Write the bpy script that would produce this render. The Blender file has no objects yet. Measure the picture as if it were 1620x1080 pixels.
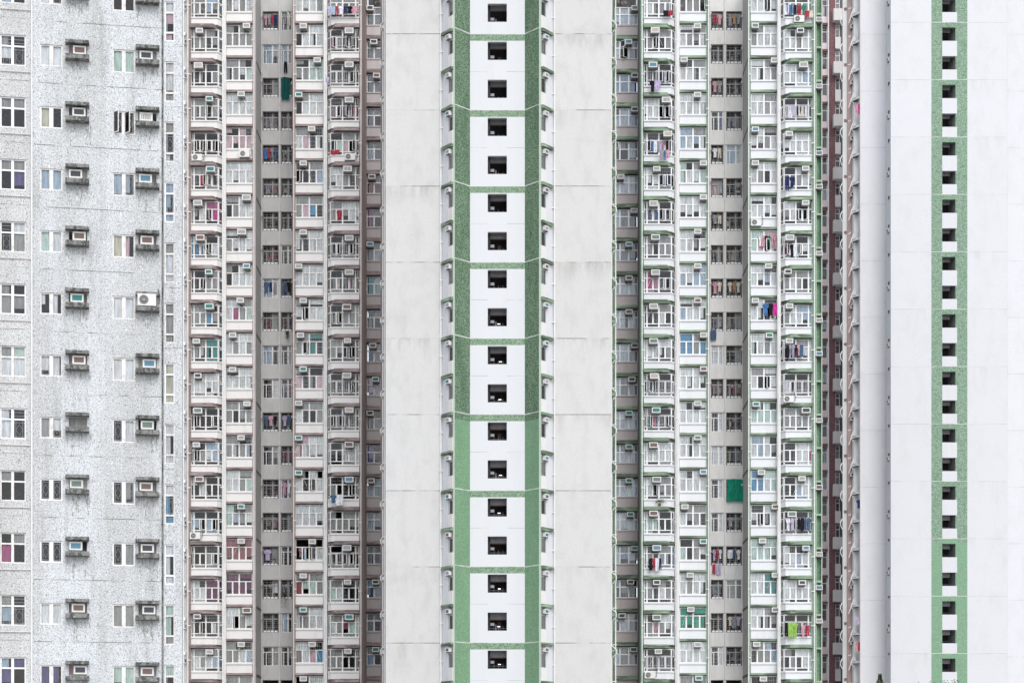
import bpy, math, random
from mathutils import Vector
random.seed(7)
R = math.radians
F, CX, HY, ZC = 3342.0, 810.0, 1250.0, 1.7      # focal length (px), principal column, horizon row, camera height
def XW(px, Y): return (px - CX) * Y / F
def ZW(py, Y): return ZC + (HY - py) * Y / F
FL = 2.7                                           # storey height
sc = bpy.context.scene
COL = sc.collection
ORG = {}                                           # world origin of every object

# ------------------------------------------------------------------ materials
MATS = {}
def mat(name, base, layers=(), rough=0.8, spec=0.3, metal=0.0, emit=None, vor=None, bump=None, band=None):
    """layers: (colour, (sx,sy,sz), lo, hi, amount, detail)  noise-masked patches of dirt, chips or wear on the surface"""
    m = bpy.data.materials.new(name); m.use_nodes = True; MATS[name] = m
    nt = m.node_tree; N = nt.nodes; L = nt.links
    b = N['Principled BSDF']
    b.inputs['Roughness'].default_value = rough
    b.inputs['Specular IOR Level'].default_value = spec
    b.inputs['Metallic'].default_value = metal
    if emit:
        b.inputs['Emission Color'].default_value = (*emit[0], 1); b.inputs['Emission Strength'].default_value = emit[1]
    cur = None
    if layers or vor or bump or band: geo = N.new('ShaderNodeNewGeometry')
    def noise(s, detail):
        mp = N.new('ShaderNodeMapping'); mp.inputs['Scale'].default_value = s
        L.new(geo.outputs['Position'], mp.inputs['Vector'])
        nz = N.new('ShaderNodeTexNoise'); nz.inputs['Scale'].default_value = 1; nz.inputs['Detail'].default_value = detail
        nz.inputs['Roughness'].default_value = .6
        L.new(mp.outputs[0], nz.inputs['Vector']); return nz
    if vor:
        c1, c2, s = vor
        v = N.new('ShaderNodeTexVoronoi'); v.inputs['Scale'].default_value = s
        L.new(geo.outputs['Position'], v.inputs['Vector'])
        sp = N.new('ShaderNodeSeparateColor'); L.new(v.outputs['Color'], sp.inputs[0])
        mx = N.new('ShaderNodeMix'); mx.data_type = 'RGBA'
        mx.inputs[6].default_value = (*c1, 1); mx.inputs[7].default_value = (*c2, 1)
        L.new(sp.outputs[0], mx.inputs[0]); cur = mx.outputs[2]
    for (c, s, lo, hi, amt, det) in layers:
        nz = noise(s, det)
        mr = N.new('ShaderNodeMapRange'); mr.inputs[1].default_value = lo; mr.inputs[2].default_value = hi
        mr.inputs[3].default_value = 0; mr.inputs[4].default_value = amt
        L.new(nz.outputs['Fac'], mr.inputs[0])
        mx = N.new('ShaderNodeMix'); mx.data_type = 'RGBA'
        if cur is None: mx.inputs[6].default_value = (*base, 1)
        else: L.new(cur, mx.inputs[6])
        mx.inputs[7].default_value = (*c, 1)
        L.new(mr.outputs[0], mx.inputs[0]); cur = mx.outputs[2]
    if band:                                          # grime washed down from each pour joint: (z of a joint, period, depth of the stain, colour, amount)
        z0, per, dep, c, amt = band
        sx = N.new('ShaderNodeSeparateXYZ'); L.new(geo.outputs['Position'], sx.inputs[0])
        a1 = N.new('ShaderNodeMath'); a1.operation = 'SUBTRACT'; a1.inputs[0].default_value = z0 + 50 * per; L.new(sx.outputs[2], a1.inputs[1])
        a2 = N.new('ShaderNodeMath'); a2.operation = 'MODULO'; a2.inputs[1].default_value = per; L.new(a1.outputs[0], a2.inputs[0])
        r1 = N.new('ShaderNodeMapRange'); r1.inputs[1].default_value = 0; r1.inputs[2].default_value = dep; r1.inputs[3].default_value = 1; r1.inputs[4].default_value = 0
        L.new(a2.outputs[0], r1.inputs[0])
        nz = noise((1.6, 1.6, .35), 5)
        r2 = N.new('ShaderNodeMapRange'); r2.inputs[1].default_value = .42; r2.inputs[2].default_value = .66; r2.inputs[3].default_value = 0; r2.inputs[4].default_value = amt
        L.new(nz.outputs['Fac'], r2.inputs[0])
        mu = N.new('ShaderNodeMath'); mu.operation = 'MULTIPLY'; L.new(r1.outputs[0], mu.inputs[0]); L.new(r2.outputs[0], mu.inputs[1])
        nb = noise((.11, .3, .13), 2); r3 = N.new('ShaderNodeMapRange'); r3.inputs[1].default_value = .42; r3.inputs[2].default_value = .62; L.new(nb.outputs['Fac'], r3.inputs[0])
        mu2 = N.new('ShaderNodeMath'); mu2.operation = 'MULTIPLY'; L.new(mu.outputs[0], mu2.inputs[0]); L.new(r3.outputs[0], mu2.inputs[1]); mu = mu2
        fl = N.new('ShaderNodeMath'); fl.operation = 'DIVIDE'; L.new(a1.outputs[0], fl.inputs[0]); fl.inputs[1].default_value = per
        fo = N.new('ShaderNodeMath'); fo.operation = 'FLOOR'; L.new(fl.outputs[0], fo.inputs[0])
        fx = N.new('ShaderNodeMath'); fx.operation = 'MULTIPLY_ADD'; L.new(sx.outputs[0], fx.inputs[0]); fx.inputs[1].default_value = .0; fx.inputs[2].default_value = 40
        fy = N.new('ShaderNodeMath'); fy.operation = 'FLOOR'; L.new(fx.outputs[0], fy.inputs[0])
        cv = N.new('ShaderNodeCombineXYZ'); L.new(fo.outputs[0], cv.inputs[0]); L.new(fy.outputs[0], cv.inputs[1])
        wn = N.new('ShaderNodeTexWhiteNoise'); L.new(cv.outputs[0], wn.inputs['Vector'])
        wr = N.new('ShaderNodeMapRange'); wr.inputs[3].default_value = 0; wr.inputs[4].default_value = .13; L.new(wn.outputs['Value'], wr.inputs[0])
        mp = N.new('ShaderNodeMix'); mp.data_type = 'RGBA'; L.new(wr.outputs[0], mp.inputs[0])
        if cur is None: mp.inputs[6].default_value = (*base, 1)
        else: L.new(cur, mp.inputs[6])
        mp.inputs[7].default_value = (c[0] * 1.25, c[1] * 1.25, c[2] * 1.22, 1); cur = mp.outputs[2]
        mx = N.new('ShaderNodeMix'); mx.data_type = 'RGBA'; L.new(mu.outputs[0], mx.inputs[0])
        if cur is None: mx.inputs[6].default_value = (*base, 1)
        else: L.new(cur, mx.inputs[6])
        mx.inputs[7].default_value = (*c, 1); cur = mx.outputs[2]
    if cur is None: b.inputs['Base Color'].default_value = (*base, 1)
    else: L.new(cur, b.inputs['Base Color'])
    if bump:
        nz = noise((bump[0],) * 3, 3)
        bp = N.new('ShaderNodeBump'); bp.inputs['Strength'].default_value = bump[1]; bp.inputs['Distance'].default_value = .03
        L.new(nz.outputs['Fac'], bp.inputs['Height']); L.new(bp.outputs[0], b.inputs['Normal'])
    return m

g_ = lambda v: (v, v, v)
DIRT = (.20, .19, .175)
# the pale mosaic end walls
mat('white_mosaic', (.64, .635, .63), [(g_(.53), (9, 9, 9), .45, .7, .5, 3), ((.47, .465, .45), (1.1, 1.1, .5), .48, .76, .5, 6),
    ((.42, .41, .38), (.35, .35, .6), .55, .8, .35, 4), ((.30, .29, .27), (14, 14, 1.2), .68, .8, .25, 2)], bump=(12, .15), band=(ZW(174.0, 150.0), 2 * FL, 1.6, (.36, .35, .33), .8))
mat('panel_white', (.69, .70, .73), [(g_(.59), (10, 10, 10), .5, .75, .45, 3), ((.58, .57, .55), (.9, .9, .3), .55, .8, .35, 4)], bump=(12, .12))
mat('far_white', (.70, .71, .74), [(g_(.60), (7, 7, 7), .5, .75, .4, 3), ((.56, .56, .56), (.9, .9, .5), .5, .78, .35, 5)], bump=(9, .1), band=(ZW(489, 199.4), 90.65 * 199.4 / 3342, 2.2, (.50, .50, .50), .35))
mat('joint', (.24, .23, .22), [((.60, .60, .59), (.55, .55, .5), .46, .58, .9, 4)])
mat('joint_pale', (.40, .40, .40), [((.64, .65, .67), (.55, .55, .5), .44, .58, .9, 4)])
mat('joint_line', (.62, .66, .62), [((.45, .45, .42), (1, 1, 1), .5, .6, .8, 3)])
mat('parapet_paint', (.76, .74, .725), [((.60, .58, .56), (1.6, 1.6, .5), .55, .75, .45, 4), ((.45, .43, .40), (7, 7, .7), .66, .8, .4, 3)])
mat('parapet_paint_cool', (.74, .75, .775), [((.62, .62, .62), (1.6, 1.6, .5), .55, .75, .4, 4), ((.45, .45, .43), (7, 7, .7), .66, .8, .35, 3)])
mat('pier_paint', (.76, .755, .74), [((.46, .45, .43), (3, 3, .5), .5, .72, .55, 4)])
mat('mauve', (.30, .235, .23), [((.42, .36, .35), (1.2, 1.2, 4), .5, .62, .7, 4), ((.11, .10, .095), (.8, .8, 6), .48, .6, .8, 4)])
mat('mauve_wall', (.29, .22, .205), [((.15, .13, .125), (.8, .8, .2), .45, .7, .6, 4)])
mat('mauve_pale', (.52, .475, .47), [((.40, .37, .365), (2, 2, .4), .5, .75, .6, 4)])
mat('green_trim', (.23, .31, .22), [((.38, .50, .36), (.7, .7, 7), .52, .60, .75, 3), ((.085, .105, .085), (.6, .6, 5), .46, .56, .85, 4)])
mat('green_pier', (.24, .36, .26), [((.15, .21, .16), (2, 2, .3), .45, .7, .6, 4)], vor=((.18, .28, .2), (.34, .46, .35), 18))
mat('green_edge', (.42, .52, .42), [((.30, .36, .29), (4, 4, .5), .5, .7, .5, 3)])
mat('green_mosaic', (0, 0, 0), [((.03, .075, .045), (.8, .8, .2), .46, .74, .5, 5)], vor=((.025, .08, .035), (.26, .36, .25), 20), bump=(15, .3))
mat('green_new', (0, 0, 0), [((.14, .26, .17), (.8, .8, .2), .46, .72, .5, 5)], vor=((.13, .26, .15), (.26, .41, .26), 20), bump=(15, .2))
mat('green_band', (0, 0, 0), [((.2, .26, .2), (.5, .5, .5), .5, .8, .3, 4)], vor=((.07, .16, .085), (.36, .46, .34), 20), bump=(15, .3))
mat('green_far', (0, 0, 0), [((.22, .36, .26), (.4, .4, .3), .5, .8, .3, 4)], vor=((.10, .20, .125), (.36, .47, .37), 17))
mat('green_far_new', (0, 0, 0), [((.20, .40, .25), (.4, .4, 1), .5, .6, .4, 4)], vor=((.16, .30, .19), (.29, .43, .30), 18))
mat('bright_green', (.19, .34, .21), [((.10, .20, .12), (2, 2, .3), .48, .66, .6, 4)], vor=((.12, .25, .15), (.28, .42, .30), 16))
mat('grey_render', (.56, .55, .54), [((.44, .43, .42), (2.2, 2.2, .8), .45, .7, .6, 5), ((.66, .65, .645), (3, 3, 1), .55, .75, .4, 4), ((.3, .3, .29), (6, 6, .6), .64, .8, .55, 3)], bump=(9, .2))
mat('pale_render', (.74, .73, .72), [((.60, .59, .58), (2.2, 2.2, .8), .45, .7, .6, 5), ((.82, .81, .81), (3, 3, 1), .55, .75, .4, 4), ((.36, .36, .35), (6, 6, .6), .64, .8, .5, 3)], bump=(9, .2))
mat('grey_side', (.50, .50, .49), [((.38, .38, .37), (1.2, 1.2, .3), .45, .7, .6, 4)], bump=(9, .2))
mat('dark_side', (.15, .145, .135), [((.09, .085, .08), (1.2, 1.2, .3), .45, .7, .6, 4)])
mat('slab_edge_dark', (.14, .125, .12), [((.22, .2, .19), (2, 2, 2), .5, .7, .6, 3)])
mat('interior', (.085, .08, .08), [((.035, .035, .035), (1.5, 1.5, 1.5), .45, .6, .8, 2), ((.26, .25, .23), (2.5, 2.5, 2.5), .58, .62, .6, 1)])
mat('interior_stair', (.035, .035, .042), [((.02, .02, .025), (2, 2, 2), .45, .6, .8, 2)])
mat('landing', (.42, .41, .43), [((.32, .31, .335), (3, 3, 3), .45, .65, .7, 3)])
mat('landing_sign', (.55, .54, .56))
mat('landing_trim', (.16, .10, .10))
mat('rail', (.22, .22, .24), rough=.5)
mat('pebbledash', (.72, .745, .77), [((.47, .49, .52), (22, 22, 22), .46, .62, .6, 3), ((.47, .47, .455), (.5, .5, .07), .42, .62, .6, 5),
    ((.33, .33, .315), (1.3, 1.3, .16), .54, .72, .6, 4), ((.09, .11, .13), (19, 19, 19), .55, .66, .8, 3), ((.10, .11, .13), (34, 34, 34), .55, .64, .6, 2), ((.92, .94, .95), (28, 28, 28), .56, .66, .8, 2)], bump=(26, .4), rough=.9)
mat('pebbledash_grey', (.66, .665, .665), [((.43, .43, .42), (.6, .6, .12), .44, .66, .6, 5),
    ((.08, .09, .10), (19, 19, 19), .545, .65, .8, 3), ((.12, .13, .13), (34, 34, 34), .54, .64, .6, 2), ((.88, .89, .88), (28, 28, 28), .57, .67, .8, 2)], bump=(26, .4), rough=.9)
mat('hood_concrete', (.24, .24, .23), [((.06, .065, .06), (5, 5, 2.5), .42, .58, .9, 4), ((.48, .48, .46), (14, 14, 14), .58, .68, .7, 2)], bump=(20, .5))
mat('water_mark', (.36, .37, .36), [((.70, .72, .74), (16, 16, 5), .44, .56, 1.0, 3), ((.10, .11, .12), (19, 19, 19), .56, .66, .8, 3)], rough=.9)
mat('crack', (.16, .16, .15), [((.64, .66, .68), (1.1, 1.1, .5), .44, .56, .9, 3)])
mat('frame_white', (.86, .87, .89), rough=.45)
mat('frame_cream', (.80, .78, .76), [((.45, .43, .41), (5, 5, 5), .5, .7, .6, 2)], rough=.5)
mat('frame_grey', (.45, .45, .45), rough=.5)
mat('pipe_white', (.80, .80, .79), [((.5, .48, .45), (6, 6, 1), .55, .75, .5, 3)], rough=.5)
mat('pipe_pinkish', (.72, .66, .64), [((.5, .45, .43), (6, 6, 1), .55, .75, .5, 3)], rough=.5)
mat('bars', (.10, .10, .11), rough=.5)
mat('bars_mid', (.30, .30, .31), rough=.5)
mat('bars_white', (.62, .62, .64), rough=.5)
mat('rust', (.22, .13, .09), rough=.9)
mat('ac_white', (.74, .74, .73), [((.5, .48, .44), (6, 6, 6), .5, .7, .5, 3)], rough=.5)
mat('ac_under', (.22, .21, .20), rough=.8)
mat('vent_brown', (.30, .20, .17), rough=.9)
ACC = dict(w=(.42, .42, .42), t=(.06, .27, .25), d=(.09, .09, .11), b=(.14, .30, .42), n=(.22, .15, .14), g=(.20, .27, .24), e=(.55, .50, .46), s=(.16, .14, .13))
ACN = dict(w='grey-grilled', t='teal-grilled', d='dark-grilled', b='blue-grilled', n='brown-grilled', g='green-grilled', e='beige-grilled', s='stripe-grilled')
for k, c in ACC.items(): mat('ac_grille_' + k, c, rough=.6)
# curtains
CUR = dict(L=(.84, .86, .86), W=(.9, .92, .94), M=(.44, .44, .43), P=(.78, .58, .63), R=(.42, .16, .17), V=(.22, .07, .16), T=(.10, .36, .35),
    B=(.50, .62, .74), Z=(.15, .40, .62), G=(.66, .80, .74), K=(.02, .42, .28), U=(.18, .16, .34), Y=(.45, .62, .18), X=(.50, .14, .30), C=(.72, .69, .58))
for k, c in CUR.items():
    d = tuple(v * .66 for v in c)
    mat('curtain_' + k, c, [(d, (9, 9, 1.3), .42, .62, .8, 3)], rough=.9, spec=.1)
CLOTH = dict(white=(.75, .76, .8), navy=(.03, .04, .12), black=(.02, .02, .025), red=(.40, .05, .08), pink=(.58, .32, .38), magenta=(.62, .06, .32), teal=(.02, .12, .115),
    blue=(.07, .17, .38), green=(.02, .26, .17), lime=(.30, .50, .12), lilac=(.48, .42, .6), cream=(.65, .6, .52), orange=(.42, .24, .16), grey=(.3, .3, .32), sky=(.34, .46, .58), denim=(.08, .13, .22))
for k, c in CLOTH.items():
    mat('cloth_' + k, c, [(tuple(v * .55 for v in c), (10, 10, 3), .48, .62, .8, 3)], rough=.95, spec=.05)
mat('leaf', (.055, .09, .02), [((.12, .15, .035), (6, 6, 6), .45, .6, .8, 2)], rough=.7)
mat('leaf_dark', (.02, .045, .02), [((.05, .08, .03), (6, 6, 6), .45, .6, .8, 2)], rough=.7)
mat('bark', (.12, .09, .06), rough=.9)
mat('lamp_glow', (.9, .9, .85), emit=((1, .96, .88), 1.6))
mat('asphalt', (.26, .26, .25), [((.34, .34, .33), (.5, .5, .5), .4, .6, .7, 5)], rough=.9)
def glass(name, tint, gl):
    m = bpy.data.materials.new(name); m.use_nodes = True; MATS[name] = m
    nt = m.node_tree; N = nt.nodes; L = nt.links
    for n in list(N):
        if n.type != 'OUTPUT_MATERIAL': N.remove(n)
    tr = N.new('ShaderNodeBsdfTransparent'); tr.inputs[0].default_value = (*tint, 1)
    gs = N.new('ShaderNodeBsdfGlossy'); gs.inputs['Roughness'].default_value = .03; gs.inputs['Color'].default_value = (.95, .97, 1, 1)
    fr = N.new('ShaderNodeFresnel'); fr.inputs[0].default_value = 1.5
    ad = N.new('ShaderNodeMath'); ad.operation = 'ADD'; ad.inputs[1].default_value = gl; L.new(fr.outputs[0], ad.inputs[0])
    mx = N.new('ShaderNodeMixShader'); L.new(ad.outputs[0], mx.inputs[0]); L.new(tr.outputs[0], mx.inputs[1]); L.new(gs.outputs[0], mx.inputs[2])
    L.new(mx.outputs[0], [n for n in N if n.type == 'OUTPUT_MATERIAL'][0].inputs[0])
glass('window_glass', (.96, .975, .98), .0)
glass('window_glass_tinted', (.80, .86, .92), .015)

# ------------------------------------------------------------------ mesh building
class MB:
    def __init__(s): s.v = []; s.f = []; s.m = []; s.ms = []
    def mi(s, m):
        if m not in s.ms: s.ms.append(m)
        return s.ms.index(m)
    def face(s, pts, m):
        n = len(s.v); s.v += [tuple(p) for p in pts]; s.f.append(list(range(n, n + len(pts)))); s.m.append(s.mi(m))
    def prism(s, plan, z0, z1, m, top=None):
        """vertical prism over a counter-clockwise-or-not plan polygon; top = other plan for the upper face"""
        top = top or plan; n = len(plan); k = len(s.v); i = s.mi(m)
        z0s = z0 if isinstance(z0, (list, tuple)) else [z0] * n
        z1s = z1 if isinstance(z1, (list, tuple)) else [z1] * n
        s.v += [(p[0], p[1], z) for p, z in zip(plan, z0s)] + [(p[0], p[1], z) for p, z in zip(top, z1s)]
        a = sum(plan[j][0] * plan[(j + 1) % n][1] - plan[(j + 1) % n][0] * plan[j][1] for j in range(n))
        for j in range(n):
            q = [k + j, k + (j + 1) % n, k + n + (j + 1) % n, k + n + j]
            s.f.append(q if a > 0 else q[::-1]); s.m.append(i)
        b = list(range(k, k + n)); t = list(range(k + n, k + 2 * n))
        s.f.append(b[::-1] if a > 0 else b); s.f.append(t if a > 0 else t[::-1]); s.m += [i, i]
    def box(s, x0, x1, y0, y1, z0, z1, m):
        if x0 > x1: x0, x1 = x1, x0
        if y0 > y1: y0, y1 = y1, y0
        if z0 > z1: z0, z1 = z1, z0
        s.prism([(x0, y0), (x1, y0), (x1, y1), (x0, y1)], z0, z1, m)
    def slabwall(s, p, q, t, z0, z1, m):
        """upright board from plan point p to q, thickness t to its left side"""
        d = Vector((q[0] - p[0], q[1] - p[1])); n = Vector((-d.y, d.x)).normalized() * t
        s.prism([p, q, (q[0] + n.x, q[1] + n.y), (p[0] + n.x, p[1] + n.y)], z0, z1, m)
    def tube(s, pts, r, m, n=8):
        i = s.mi(m); pts = [Vector(p) for p in pts]; k = len(s.v)
        for j, p in enumerate(pts):
            d = (pts[min(j + 1, len(pts) - 1)] - pts[max(j - 1, 0)]).normalized()
            a = d.cross(Vector((0, 1, 0.01))).normalized()
            if a.length < .5: a = Vector((1, 0, 0))
            b = d.cross(a).normalized()
            rr = r[j] if isinstance(r, (list, tuple)) else r
            for q in range(n):
                t = 2 * math.pi * q / n; s.v.append(tuple(p + a * rr * math.cos(t) + b * rr * math.sin(t)))
        for j in range(len(pts) - 1):
            for q in range(n):
                q2 = (q + 1) % n; s.f.append([k + j * n + q, k + j * n + q2, k + (j + 1) * n + q2, k + (j + 1) * n + q]); s.m.append(i)
        s.f.append([k + q for q in range(n)][::-1]); s.f.append([k + (len(pts) - 1) * n + q for q in range(n)]); s.m += [i, i]
    def mesh(s, name, org):
        me = bpy.data.meshes.new(name)
        me.from_pydata([(v[0] - org[0], v[1] - org[1], v[2] - org[2]) for v in s.v], [], s.f)
        for m in s.ms: me.materials.append(MATS[m])
        me.polygons.foreach_set('material_index', s.m); me.update(); return me
    def build(s, name, parent=None, org=None):
        if not s.v: return None
        if org is None:
            xs, ys, zs = zip(*s.v); org = ((min(xs) + max(xs)) / 2, (min(ys) + max(ys)) / 2, min(zs))
        o = bpy.data.objects.new(name, s.mesh(name, org)); COL.objects.link(o)
        ORG[o.name] = org
        if parent is not None:
            po = ORG[parent.name]; o.parent = parent; o.location = (org[0] - po[0], org[1] - po[1], org[2] - po[2])
        else: o.location = org
        return o
def tag(o, label, cat, group=None, kind=None):
    if label and len(label.replace('-', ' ').split()) > 16: print('LONG', label)
    if label: o['label'] = label
    if cat: o['category'] = cat
    if group: o['group'] = group
    if kind: o['kind'] = kind
    return o
def thing(name, loc, label, cat, group=None):
    o = bpy.data.objects.new(name, None); COL.objects.link(o); o.location = loc; o.empty_display_size = .3
    ORG[o.name] = tuple(loc); return tag(o, label, cat, group)
def frame_fn(ox, oy, ang):
    c, s_ = math.cos(ang), math.sin(ang)
    return lambda u, v: (ox + u * c + v * s_, oy + u * s_ - v * c)      # v = distance out of the wall, towards the viewer
ORD = ['topmost', 'second', 'third', 'fourth', 'fifth', 'sixth', 'seventh', 'eighth', 'ninth', 'tenth', 'eleventh', 'twelfth', 'thirteenth', 'fourteenth',
       'fifteenth', 'sixteenth', 'seventeenth', 'eighteenth', 'nineteenth', 'twentieth', 'twenty-first']
def rowname(i): return 'topmost row' if i == 0 else ORD[i] + ' row down'

# ------------------------------------------------------------------ windows
def window(parent, P, u0, u1, v, z0, z1, kind, tones, fm='frame_white', bars=0, tint=False, back=.07, name='window', opened=None, bend=None):
    """P maps (u along wall, v out of wall) to plan; frame object > pane, curtain, grille, sash"""
    W, H = u1 - u0, z1 - z0
    q0, q1, q2 = P(u0, v), P(u0 + .1, v), P(u0, v + .1)                 # keep the panes facing outwards in mirrored walls
    flip = 1 if (q1[0] - q0[0]) * (q2[1] - q0[1]) - (q1[1] - q0[1]) * (q2[0] - q0[0]) < 0 else -1
    fr, pn, cu, gr = MB(), MB(), MB(), MB()
    def bx(mb, a0, a1, b0, b1, v0, v1, m):
        if bend is not None and a0 < bend - .06 and a1 > bend + .06:
            bx(mb, a0, bend, b0, b1, v0, v1, m); bx(mb, bend, a1, b0, b1, v0, v1, m); return
        mb.prism([P(a0, v0), P(a1, v0), P(a1, v1), P(a0, v1)], b0, b1, m)
    t, T = .045, .085
    lights = []                                      # (u0,u1,z0,z1, tone)
    def U(f_): return u0 + W * f_
    def Z(f_): return z0 + H * f_
    vb = []; hb = []                                 # vertical bars (u, half width, z0, z1), horizontal (z, half, u0, u1)
    if kind == 'bay':
        cols = [(0, .10), (.10, .48), (.48, .885), (.885, 1)]
        vb = [(U(.10), T / 2, z0, z1), (U(.48), T * .55, z0, z1), (U(.885), T / 2, z0, z1), (U(.29), .035, Z(.155), Z(.66)), (U(.68), .035, Z(.155), Z(.66))]
        hb = [(Z(.66), .035, u0, u1), (Z(.155), .035, u0, u1)]
        tn = tones
        for a, b, q in ((0, .10, 0), (.885, 1, 3)):
            lights += [(U(a), U(b), Z(.66), z1, tn[q]), (U(a), U(b), Z(.155), Z(.66), tn[q]), (U(a), U(b), z0, Z(.155), tn[q])]
        for a, b, q in ((.10, .48, (0, 1)), (.48, .885, (2, 3))):
            up = tn[q[0]] if tn[q[0]] == tn[q[1]] else random.choice([tn[q[0]], tn[q[1]], 'M'])
            lights.append((U(a), U(b), Z(.66), z1, up)); lights.append((U(a), U(b), z0, Z(.155), random.choice([tn[q[0]], 'D', 'M'])))
        for a, b, q in ((.10, .29, 0), (.29, .48, 1), (.48, .68, 2), (.68, .885, 3)): lights.append((U(a), U(b), Z(.155), Z(.66), tn[q]))
    elif kind == 'flat':
        vb = [(U(.5), T * .6, z0, z1), (U(.25), .035, z0, Z(.61)), (U(.75), .035, z0, Z(.61))]
        hb = [(Z(.61), .035, u0, u1)]
        for q in (0, 1):
            a = tones[2 * q]; b = tones[2 * q + 1]; up = a if a == b else random.choice([a, b, 'M'])
            lights.append((U(.5 * q), U(.5 * q + .5), Z(.61), z1, up))
        for q in range(4): lights.append((U(.25 * q), U(.25 * q + .25), z0, Z(.61), tones[q]))
    elif kind == 'tri':
        vb = [(U(.22), .045, z0, z1), (U(.60), .05, z0, z1)] if len(tones) == 3 else [(U(.40), .05, z0, Z(.6)), (U(.82), .05, z0, z1)]
        hb = [(Z(.6), .045, u0, u1)]
        cc = [0, .22, .6, 1] if len(tones) == 3 else [0, .4, 1]
        for q in range(len(tones)):
            lights += [(U(cc[q]), U(cc[q + 1]), Z(.6), z1, tones[q] if random.random() < .6 else 'M'), (U(cc[q]), U(cc[q + 1]), z0, Z(.6), tones[q])]
    elif kind == 'cross':                            # big left window: two columns over a transom
        vb = [(U(.48), .045, z0, z1)]; hb = [(Z(.64), .035, u0, u1)]
        for q in (0, 1): lights += [(U(.48 * q), U(.48 + .52 * q), Z(.64), z1, tones[2 + q]), (U(.48 * q), U(.48 + .52 * q), z0, Z(.64), tones[q])]
    elif kind == 'pair':
        vb = [(U(.5), .085, z0, z1)]
        for q in (0, 1): lights.append((U(.5 * q), U(.5 * q + .5), z0, z1, tones[q]))
    elif kind == 'tall':
        hb = [(Z(.72), .04, u0, u1), (Z(.22), .04, u0, u1)]
        lights = [(u0, u1, Z(.72), z1, tones[0]), (u0, u1, Z(.22), Z(.72), tones[1]), (u0, u1, z0, Z(.22), tones[2])]
    elif kind == 'kitchen':
        vb = [(U(.22), .03, z0, Z(.72)), (U(.62), .035, z0, z1)]; hb = [(Z(.72), .035, u0, u1)]
        lights = [(u0, U(.62), z0, z1, tones[0]), (U(.62), u1, z0, z1, tones[1])]
    elif kind == 'mini':
        hb = [(Z(.66), .035, u0, u1)]; lights = [(u0, u1, Z(.66), z1, tones[0]), (u0, u1, z0, Z(.66), tones[1])]
    fw = .055 if kind in ('pair', 'cross', 'tall') else .045
    for (a0, a1) in ((u0, u0 + fw), (u1 - fw, u1)): bx(fr, a0, a1, z0, z1, v - .03, v + .04, fm)
    for (b0, b1) in ((z0, z0 + fw), (z1 - fw, z1)): bx(fr, u0 + fw, u1 - fw, b0, b1, v - .03, v + .04, fm)
    for (u, h, a, b) in vb: bx(fr, u - h, u + h, max(a, z0 + fw), min(b, z1 - fw), v - .02, v + .035, fm)
    for (z, h, a, b) in hb: bx(fr, max(a, u0 + fw), min(b, u1 - fw), z - h, z + h, v - .015, v + .03, fm)
    wo = None
    for (a, b, c, d, tn) in lights:
        a_, b_, c_, d_ = a + .03, b - .03, c + .03, d - .03
        swung = opened and tn == 'D' and (b - a) < .8 and (d - c) > .55 and random.random() < opened
        if swung:
            sb = MB(); side = random.choice((0, 1)); hinge = a_ if side == 0 else b_; w = (b_ - a_); an = R(random.uniform(35, 70))
            e = hinge + (w * math.cos(an) if side == 0 else -w * math.cos(an)); vo = v + .04 + w * math.sin(an)
            p0, p1 = P(hinge, v + .045), P(e, vo)
            pm = lambda f_: (p0[0] + (p1[0] - p0[0]) * f_, p0[1] + (p1[1] - p0[1]) * f_)
            sb.slabwall(pm(0), pm(.14), .025, c_, d_, fm); sb.slabwall(pm(.86), pm(1), .025, c_, d_, fm)
            sb.slabwall(pm(.14), pm(.86), .025, c_, c_ + .04, fm); sb.slabwall(pm(.14), pm(.86), .025, d_ - .04, d_, fm)
            sb.slabwall(pm(.14), pm(.86), .006, c_ + .04, d_ - .04, 'window_glass')
            lights_s = sb
            if not isinstance(opened, bool): SASH.append(sb)
        else:
            # thin inner sash line + leaded grille inside the light
            bx(fr, a_ + .005, a_ + .03, c_, d_, v - .012, v + .012, fm); bx(fr, b_ - .03, b_ - .005, c_, d_, v - .012, v + .012, fm)
            if bars != 4: pn.face([(*P(a_, v), c_), (*P(b_, v), c_), (*P(b_, v), d_), (*P(a_, v), d_)][::flip], 'window_glass_tinted' if tint else 'window_glass')
        if tn != 'D' and not (tn == 'M' and random.random() < .12):
            n = max(4, int((b - a) / .07)); zt = d; zb = c
            if random.random() < .2 and d - c > .6: zb = c + (d - c) * random.uniform(.1, .5)
            ph = random.random() * 6; pts = []
            x0_, x1_ = a, b
            if random.random() < .14 and b - a > .3: x1_ = a + (b - a) * random.uniform(.45, .8)
            for q in range(n + 1):
                u = x0_ + (x1_ - x0_) * q / n; pts.append(P(u, v - back + .018 * math.sin(q * 2.1 + ph)))
            for q in range(n): cu.face([(*pts[q], zb), (*pts[q + 1], zb), (*pts[q + 1], zt), (*pts[q], zt)], 'curtain_' + tn)
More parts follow.
